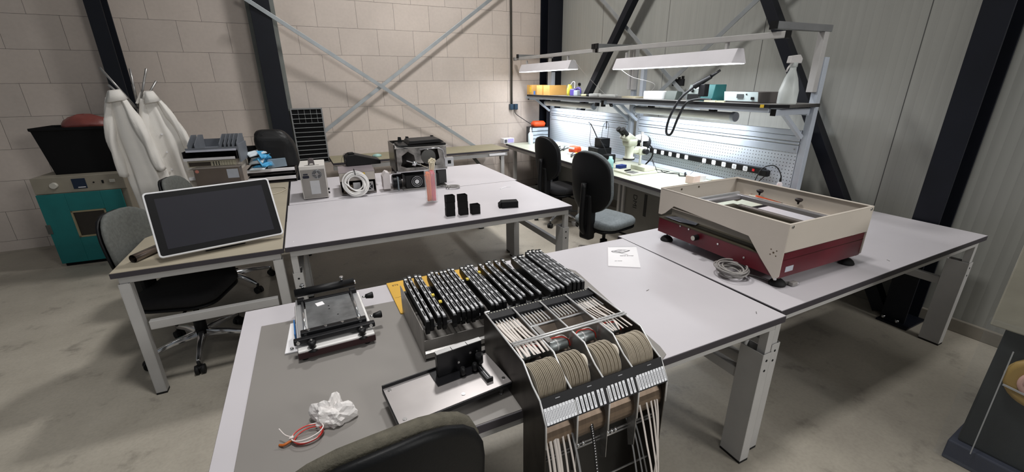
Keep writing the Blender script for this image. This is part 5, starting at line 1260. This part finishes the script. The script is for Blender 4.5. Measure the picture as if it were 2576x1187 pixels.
# orange things
solo(MB().loft([[Vector((.0 + x * s, y * s, z)) for x, y in rrect(.10, .17, .02, 4)] for s, z in ((1, 0), (1, .045), (.85, .075))]), 'orange_case', M_orange, 'orange tool case on the bench left of the soldering station', 'case', (3.14, 4.93, ZB_ + .002), 8, fr=B)
solo(MB().box(-.005, -.025, 0, .025, .08, .022), 'case_label', M_paper, 'white sticker block on the orange tool case', 'label', (3.085, 4.90, ZB_ + .045), 8, fr=B)
solo(MB().cyl((-.05, 0, .012), (.06, 0, .012), .011, n=14), 'yellow_screwdriver', M_yellow, 'yellow handled screwdriver right of the orange case', 'screwdriver', (3.05, 4.72, ZB_), 80, fr=B)
solo(MB().box(-.02, -.09, 0, .02, .09, .03), 'black_case', M_blk, 'black case between the orange case and the soldering station', 'case', (3.20, 4.70, ZB_), 0, fr=B, bev=.006)
solo(MB().loft([[Vector((x * s, y * s, z)) for x, y in rrect(.10, .12, .03, 4)] for s, z in ((1, 0), (.9, .03), (.6, .05))]), 'yellow_pouch', mat('warm_yellow', 'e0b01e', .5), 'yellow tape reel on the bench near the drawer cabinet', 'tape', (3.17, 5.66, ZB_), fr=B)
solo(MB().lathe([(.022, -.02), (.045, -.02), (.045, .02), (.022, .02)], n=24, ax='y').xf(Matrix.Translation((0, 0, .045))), 'red_tape_reel', mat('red_plastic', 'cf2f34', .4), 'red reel standing beside the yellow one', 'reel', (3.07, 5.62, ZB_), 30, fr=B)
solo(MB().tube(bez([(0, 0, .012), (.03, .06, .02), (.02, .13, .03)]), .012, 8).tube(bez([(.02, 0, .012), (.06, .04, .02), (.10, .08, .02)]), .010, 8), 'red_pliers', mat('red_plastic', 'cf2f34', .4), 'red handled pliers on the far bench', 'pliers', (2.98, 5.32, ZB_), fr=B)
rr = random.Random(9)
for i, (x, y, lb) in enumerate(((3.03, 5.22, 'nearest the red pliers'), (3.10, 5.14, 'left of the orange case'), (2.98, 5.05, 'before the orange case'), (2.90, 4.62, 'at the front edge behind the chair'))):
    g = MB()
    for k in range(3):
        a = rr.uniform(-.5, .5) + .9
        g.bar((-.04 + .012 * k, -.05 + .02 * k, .012 + .006 * k), (-.04 + .012 * k + .11 * cos(a), -.05 + .02 * k + .11 * sin(a), .014 + .012 * k), .018, .014)
    solo(g, 'hand_tool', M_blk if i % 2 == 0 else mat('tool_dark_grey', '3a3d40', .4), 'dark hand tools lying on the bench, ' + lb, 'tool', (x, y, ZB_), fr=B, bev=.004)
for i, (x, y, w, d) in enumerate(((3.02, 4.78, .10, .13), (2.92, 4.44, .07, .10), (3.30, 5.66, .10, .16))):
    solo(MB().box(-w / 2, -d / 2, 0, w / 2, d / 2, .012 + .02 * (i == 2)), 'white_carton', M_paper, 'small white carton ' + ('before the orange case', 'behind the near chair back', 'leaning by the ledge near the drawer cabinet')[i], 'carton', (x, y, ZB_), (12, -20, 5)[i], fr=B, bev=.002)
# drawer cabinet, bottle, glove box
DC = thing('drawer_cabinet', 'small grey drawer cabinet with orange bin on top in the bench corner', 'drawer cabinet', (3.02, 6.0, ZB_), 0, None, B)
MB().box(0, 0, 0, .30, .18, .24).build('shell', mat('cabinet_blue_black', '20242a', .5), DC, bev=.003)
for i in range(4):
    dd = MB().box(.012, -.008, .01 + i * .057, .288, .0, .058 + i * .057).build('drawer', mat('drawer_bluegrey', 'a6b0bb', .35), DC, bev=.003)
    MB().box(.10, -.016, .025 + i * .057, .20, -.008, .035 + i * .057).build('pull', mat('drawer_bluegrey', 'a6b0bb'), dd, bev=.002)
solo(MB().loft([[Vector((.11 * x * s, .07 * y * s, z)) for x, y in rrect(2, 2, .5, 4)] for s, z in ((.9, 0), (1, .05), (.75, .085))]), 'orange_bin', M_orange, 'orange plastic bin on top of the small drawer cabinet', 'bin', (3.18, 6.09, ZB_ + .241), fr=B)
bt = thing('wash_bottle', 'translucent wash bottle beside the drawer cabinet', 'bottle', (2.97, 5.93, ZB_), 0, None, B)
MB().lathe([(.036, 0), (.038, .006), (.038, .15), (.018, .18)], n=24).build('bottle', mat('bottle_pale', 'd4e2ea', .3), bt); MB().lathe([(.016, .18), (.018, .20), (.012, .23), (.006, .25)], n=20).build('cap', M_paper, bt)
gb = thing('glove_box', 'white and lilac carton of gloves beside the small drawer cabinet', 'box', (2.90, 6.02, .761), 6, None)
MB().box(0, 0, 0, .19, .10, .075).build('carton', M_paper, gb, bev=.002); MB().box(.07, -.001, .008, .18, .0, .068).build('lilac_print', mat('lilac', 'b0a8dc', .6), gb); MB().box(.01, -.001, .01, .06, .0, .06).build('dark_print', mat('dark_print', '50515a', .6), gb)
# loose cables and bits on the near bench
solo(MB().tube(bez([(0, 0, .004), (-.05, -.12, .006), (.03, -.22, .004), (-.04, -.30, .006), (.02, -.36, .004), (-.01, -.46, .01)]), .0035, 6).tube(bez([(-.03, -.15, .008), (.05, -.20, .01), (-.02, -.27, .008), (.06, -.33, .006)]), .003, 6), 'probe_cable', M_bcable, 'tangled dark cable on the near bench right of the microscope', 'cable', (3.24, 3.40, ZB_), fr=B)
solo(MB().tube(bez([(0, 0, .012), (.08, .01, .012), (.16, -.01, .014)]), .010, 8), 'probe', M_blk, 'dark probe lying against the ledge under the power strip', 'probe', (3.24, 3.02, ZB_), 60, fr=B)
solo(MB().tube(bez([(0, 0, .93), (-.05, .04, .87), (-.09, .08, .80), (-.10, .10, .768)]), .0022, 6), 'white_plug_lead', M_gcable, 'thin lead hanging from the sixth socket of the power strip', 'cable', (3.34, 2.93, 0), fr=B)
LC = thing('adapter_lead', 'black adapter with a looping cord at the end of the power strip', 'adapter', (3.33, 2.30, ZB_), 0, None, B)
MB().box(-.03, -.02, .14, .02, .05, .19).build('plug_block', M_blk, LC, bev=.006)
MB().tube(bez([(-.02, .0, .14), (-.05, .06, .06), (-.04, .02, .20), (-.02, -.07, .24), (-.02, -.14, .16), (-.04, -.12, .05), (-.05, -.04, .01)]), .004, 8).build('cord', M_bcable, LC)
MB().box(-.08, .02, .0, -.02, .09, .035).build('adapter', M_blk, LC, bev=.006)
for i, (x, y, w, d, h, m, nm, lb, ct) in enumerate((
    (3.10, 2.84, .09, .09, .07, mat('blush_carton', 'd9c2b8', .6), 'pink_carton', 'pale pink carton behind the left rear corner of the stencil printer', 'carton'),
    (3.22, 2.84, .045, .045, .06, M_paper, 'white_jar', 'small white jar beside the pale pink carton', 'jar'),
    (3.24, 2.60, .16, .18, .05, mat('old_books', 'a59a7c', .7), 'book_stack', 'stack of worn papers behind the stencil printer', 'papers'),
    (3.14, 2.70, .12, .10, .03, M_paper, 'white_packet', 'white packet leaning against the worn papers', 'packet'),
    (3.24, 2.36, .12, .09, .05, M_paper, 'white_charger', 'white charger box under the looping cord', 'charger'))):
    solo(MB().box(-w / 2, -d / 2, 0, w / 2, d / 2, h), nm, m, lb, ct, (x, y, ZB_), (5, 0, -12, 20, 8)[i], fr=B, bev=.003)
solo(MB().loft([[Vector((x * s, y * s, z)) for x, y in rrect(.16, .20, .04, 4)] for s, z in ((1, 0), (1, .04), (.9, .065), (.5, .075))]), 'orange_cloth', M_orange, 'orange case at the right end of the near bench', 'case', (3.20, 2.13, ZB_), fr=B)
gl = thing('glue_bottle', 'small white bottle with a black nozzle at the end of the near bench', 'bottle', (3.31, 2.16, ZB_ + .04), 0, None, B)
MB().lathe([(.018, 0), (.02, .004), (.02, .07), (.01, .085)], n=18).build('bottle', M_paper, gl); MB().lathe([(.009, .085), (.008, .10), (.003, .135)], n=14).build('nozzle', M_blk, gl)
solo(MB().cyl((0, 0, .0), (.11, .10, .0), .0045, n=8).cyl((0, .02, -.02), (.09, .13, .015), .004, n=8), 'wire_bundle', mat('red_wire', 'b8281c', .4), 'red and pale wires hanging below the front edge of the bench behind the chair', 'wires', (2.55, 3.62, .62), fr=B)

# under bench cabinet
UC = thing('under_bench_cabinet', 'dark grey cabinet under the near bench with sideways lettering', 'cabinet', (2.92, 2.25, .0), 0, None, B)
MB().box(0, 0, .03, .38, 1.32, .66).build('carcass', mat('cabinet_dark_grey', '6a6862', .5, var=.05), UC, bev=.003)
MB().box(.02, .02, 0, .36, 1.30, .03).build('plinth', M_blk, UC)
for y in (1.30, 1.37): MB().box(-.02, y, .25, .02, y + .035, .66).build('upright', M_leg, UC, bev=.002)
Mt = Matrix.Translation((-.0015, 1.14, .47)) @ Matrix(((0, 0, -1, 0), (0, -1, 0, 0), (-1, 0, 0, 0), (0, 0, 0, 1)))
text('lettering', 'DMI', .085, M_blk, UC, Mt @ Matrix.Rotation(0, 4, 'Z'), sx=1)
MB().box(-.002, .96, .35, .0, 1.0, .58).build('slot', M_blk, UC)

# ------------------------------------------------------------------ on the shelves
ZS = 1.4825
def cbx(x, y, w, d, h, rz, lb, m='cardboard_tan', col='c89a55'):
    t = thing('cardboard_box', lb, 'box', (x, y, ZS), rz, 'cardboard boxes on the corner shelf', B)
    MB().box(0, 0, 0, w, d, h).build('carton', mat(m, col, .75, var=.06, scale=6), t, bev=.002)
    MB().box(-.001, d * .45, -.0, w + .001, d * .55, h + .0008).build('packing_tape', mat('packing_tape', 'b07f3e', .35), t)
    return t
c1 = cbx(3.02, 5.98, .26, .16, .135, 4, 'brown cardboard box with yellow and blue stickers, furthest on the corner shelf')
MB().box(-.002, .03, .03, -.0005, .08, .11).build('yellow_sticker', M_yellow, c1); MB().box(.02, -.002, .0, .05, -.0005, .05).build('blue_sticker', mat('sticker_blue', '5a86cc', .5), c1)
cbx(3.0, 5.42, .28, .36, .13, 2, 'light brown cardboard box nearer the middle of the corner shelf')
JP = thing('spray_bottle', 'yellow and purple pump bottle on the corner shelf', 'bottle', (3.14, 5.12, ZS), 0, None, B)
MB().loft([[Vector((x * s, y * s, z)) for x, y in rrect(.07, .05, .015, 4)] for s, z in ((1, 0), (1, .08), (.7, .13), (.5, .14))]).build('yellow_bottle', mat('yellow_bright', 'e8dc4a', .4), JP)
MB().box(-.03, -.16, 0, .06, -.05, .085).build('purple_body', mat('purple_plastic', '4a3e8e', .4), JP, bev=.01)
MB().box(-.035, -.24, 0, .05, -.15, .07).build('grey_body', mat('grey_plastic', '9aa3a8', .4), JP, bev=.01)
MB().tube(bez([(0, -.02, .13), (.0, -.07, .17), (0, -.12, .165), (0, -.12, .09)]), .005, 8).build('white_handle', M_wcable, JP)
MB().tube(bez([(0, -.15, .08), (0, -.2, .10), (0, -.26, .085), (0, -.27, .03)]), .008, 8).build('purple_hose', mat('purple_plastic', '4a3e8e'), JP)
for i, (x, y, w, d, h, m, lb) in enumerate(((3.15, 4.74, .08, .12, .025, mat('olive_carton', 'b9b48a', .6), 'small olive packet on the corner shelf right of the pump bottle'), (3.13, 4.62, .06, .09, .03, M_blk, 'small black packet on the corner shelf beside the olive one'), (3.12, 4.5, .10, .12, .035, mat('crumpled_white', 'd4d4d0', .7, bump=.4), 'white crumpled bag on the corner shelf near the strut'), (3.14, 4.26, .10, .2, .03, mat('crumpled_white', 'd4d4d0'), 'white crumpled bag at the near end of the corner shelf'))):
    solo(MB().box(-w / 2, -d / 2, 0, w / 2, d / 2, h), 'packet', m, lb, 'packet', (x, y, ZS), 10 * i, fr=B, bev=.01)
solo(MB().prism([(0, 0), (.14, .02), (.16, .30), (.03, .26)], 0, .016, 'z'), 'paper_heap', mat('manila_paper', 'b9b096', .7), 'flat manila papers lying on the near shelf left of the white carton', 'papers', (3.08, 3.72, ZS), fr=B)
solo(MB().box(0, 0, 0, .16, .24, .075), 'white_shelf_carton', mat('carton_bright', 'dfe1df', .6), 'white carton standing on the near shelf', 'carton', (3.08, 3.34, ZS), 3, fr=B, bev=.006)
solo(MB().prism([(0, 0), (.09, 0), (.09, .07), (.02, .08)], 0, .14, 'y'), 'grey_module', mat('dark_grey_green', '4d5450', .5), 'dark grey module beside the white carton on the near shelf', 'module', (3.10, 3.18, ZS), 0, fr=B, bev=.003)
st_ = thing('flux_station', 'dark grey and teal soldering control unit on the near shelf', 'control unit', (3.10, 2.80, ZS), 0, None, B)
MB().prism([(0, 0), (.16, 0), (.16, .135), (.03, .135), (.0, .06)], .09, .24, 'y').build('front_unit', mat('unit_grey', '5a625f', .5), st_, bev=.004)
MB().prism([(.0, .0), (.16, 0), (.16, .135), (.03, .135)], -.04, .09, 'y').build('teal_unit', mat('unit_teal', '2f6f70', .5), st_, bev=.004)
MB().cyl((.003, .18, .085), (-.014, .18, .09), .014, n=16).build('dial', M_blk, st_); MB().box(-.002, .10, .01, .002, .23, .055).build('panel', M_blk, st_)
MB().box(.008, .12, .10, .012, .14, .112).build('button', M_paper, st_)
HG = thing('hot_air_wand', 'black hot air wand resting on the control unit, its hose looping below the shelf', 'hot air tool', (3.02, 2.80, ZS), 0, None, B)
MB().cyl((-.03, .06, .12), (.02, -.06, .20), .024, .018, n=18).build('grip', M_blk, HG, bev=.003)
MB().cyl((.02, -.06, .20), (.045, -.12, .245), .012, .009, n=16).build('nozzle', M_blkm, HG)
MB().box(-.02, -.04, .04, .04, .02, .14).build('rest', M_blk, HG, bev=.006)
MB().tube(bez([(-.03, .06, .12), (-.09, .14, .02), (-.13, .20, -.14), (-.13, .22, -.27), (-.12, .17, -.28), (-.10, .13, -.14), (-.08, .08, -.02), (-.04, .0, .018), (.02, -.10, .014)], 12), .0105, 10).build('hose', M_bcable, HG)
DP = thing('meter_unit', 'flat instrument with a pale front panel on the near shelf', 'instrument', (3.06, 2.30, ZS), 0, None, B)
MB().prism([(.012, .0), (.28, 0), (.28, .08), (.0, .08), ], 0, .30, 'y').build('case', mat('case_taupe', '5d5856', .5), DP, bev=.003)
f_ = MB().prism([(.006, .012), (.010, .012), (-.002, .082), (-.006, .082)], .0, .30, 'y').build('front_panel', mat('panel_mint', 'c3d2d2', .4), DP)
MB().box(-.006, .12, .035, -.0, .18, .065).build('display', mat('display_grey', '474b4c', .4), f_); MB().box(-.004, .03, .025, .002, .055, .045).build('button', M_blk, f_); MB().box(-.007, .09, .06, -.003, .10, .068).build('button', M_blk, f_)
for i, (x, y) in enumerate(((3.02, 2.66), (3.03, 2.60), (3.02, 2.72))):
    solo(MB().box(-.02, -.03, 0, .02, .03, .012), 'cream_clip', mat('cream_clip', 'c9c6a8', .5), 'cream coloured clip at the edge of the near shelf', 'clip', (x, y, ZS), 25 * i, group='cream clips on the shelf edge', fr=B)
TB = thing('trigger_bottle', 'tall translucent trigger spray bottle at the end of the near shelf', 'bottle', (3.14, 2.125, ZS), 0, None, B); TB.scale = (1.2, 1.2, 1.02)
M_trans = mat('frosted_plastic', 'dde2df', .35, alpha=.55)
MB().lathe([(.050, 0), (.052, .008), (.052, .09), (.036, .17), (.018, .225), (.016, .255)], n=28).build('bottle', M_trans, TB)
MB().lathe([(.020, .245), (.021, .27), (.014, .275)], n=20).build('collar', M_trans, TB)
MB().prism([(-.055, .27), (.05, .27), (.055, .30), (.03, .325), (-.05, .315)], -.012, .012, 'y').build('trigger_head', mat('frosted_white', 'd6d3d1', .5, alpha=.8), TB, bev=.004)
MB().tube([(-.02, 0, .275), (-.045, 0, .24), (-.055, 0, .215)], .005, 8).build('trigger', mat('frosted_white', ''), TB)
# hooks and bits under the corner shelf
for i, (y) in enumerate((4.36, 4.24)):
    solo(MB().box(-.02, -.02, -.07, .02, .02, -.0), 'shelf_clip', M_blk, 'black clip under the corner shelf, ' + ('left' if i == 0 else 'right') + ' one of the two beside the hook', 'clip', (3.06, y, 1.449), fr=B, bev=.003)
solo(MB().tube([(0, .03, 0), (0, .03, -.03), (0, .015, -.055), (0, -.02, -.055), (0, -.035, -.03), (0, -.035, -.01)], .007, 8), 'shelf_hook', M_blk, 'black hook hanging under the shelf left of the bay joint', 'hook', (3.06, 4.09, 1.445), fr=B)
solo(MB().box(0, 0, 0, .02, .16, .07).box(0, .01, .07, .02, .03, .10).box(0, .06, .07, .02, .08, .09).box(0, .12, .07, .02, .14, .10), 'wall_clip', M_blk, 'black toothed clip on the panel wall above the shelf', 'clip', (3.62, 3.62, 1.60), fr=B)
solo(MB().cyl((0, 0, 0), (.02, 0, 0), .022, n=18), 'wall_grommet', M_blk, 'round black plug on the panel wall left of the strut', 'plug', (XW - .02, 5.45, 1.62), 0)
solo(MB().tube(bez([(2.86, 4.60, 1.90), (2.95, 4.5, 1.75), (3.10, 4.25, 1.50)]), .0014, 6), 'pull_string', M_wcable, 'thin pale cord falling from the corner lamp to the shelf', 'cord', (0, 0, 0), fr=B)
solo(MB().tube(bez([(2.86, 3.70, 1.76), (2.98, 3.66, 1.69), (3.20, 3.58, 1.62), (3.38, 3.9, 1.50)]), .0014, 6), 'pull_string', M_wcable, 'thin pale cord falling from the near lamp to the wall side', 'cord', (0, 0, 0), fr=B)

# ------------------------------------------------------------------ wrapped pallet at the right edge
PA = thing('wrapped_pallet', 'stretch wrapped dark crate with a white carton on top at the right edge', 'pallet', (2.50, -.75, 0), 3, None)
MB().box(0, 0, 0, .8, 1.2, .10).build('pallet_base', mat('pallet_blue_grey', '3d4150', .6), PA, bev=.006)
MB().box(.03, .02, .10, .77, 1.18, .69).build('crate', mat('crate_dark', '2e3233', .6, var=.15, scale=5), PA, bev=.01)
MB().prism([(.10, .10), (.60, .10), (.95, .36), (.70, .36)], .028, .032, 'x').build('brown_card', mat('card_brown', '7a6a58', .8), PA)
r_ = MB().lathe([(.085, -.03), (.10, -.028), (.105, 0), (.10, .028), (.085, .03)], (.01, 1.03, .51), 32, 'x').build('tape_roll', mat('roll_ochre', 'a08448', .5), PA)
MB().lathe([(.045, -.034), (.06, -.036), (.06, -.03), (.045, -.03)], (.01, 1.03, .51), 28, 'x').build('roll_ring', mat('roll_pale', 'c9a49a', .5), r_)
MB().cyl((-.024, 1.03, .51), (-.02, 1.03, .51), .046, n=28).build('roll_core', mat('roll_red', '9a3a34', .5), r_)
MB().box(-.01, .80, .56, .02, .90, .64).build('orange_part', mat('dull_orange', 'a8703c', .6), PA, bev=.02)
MB().box(-.01, -.01, .69, .80, 1.22, 1.20).build('white_carton', mat('carton_offwhite', '9c998c', .35, bump=.5, bscale=25), PA, bev=.006)
M_wrap = mat('stretch_wrap', '9aa0a6', .18, var=.02, spec=.3, alpha=.07, bump=.6, bscale=9, stretch=(1, 6, 1))
MB().box(-.025, -.02, .02, .82, 1.225, .72).build('stretch_wrap', M_wrap, PA)
MB().bar((-.026, 1.12, .47), (-.026, .86, .44), .003, .008).build('strap', mat('strap_bright', 'a4a6a8', .3), PA)
MB().bar((-.026, 1.12, .10), (-.026, 1.13, .62), .0015, .004).build('wrap_fold', mat('strap_bright', 'e4e6e8'), PA)
# small rubbish on tables and floor
for i, (x, y) in enumerate(((1.27, 1.28), (1.525, .93), (2.62, .98), (-.165, 2.70))):
    solo(MB().bar((0, 0, .0007), (.018, .005, .0007), .0025, .0008), 'table_scrap', mat('scrap_grey', '6c6a66', .7) if i != 3 else M_paper, 'tiny scrap on the ' + ('white table right of the mat', 'white table at the near seam', 'table before the stencil printer', 'corner of the middle white table')[i], 'scrap', (x, y, Z0 + .0003), 25 * i, fr=T)
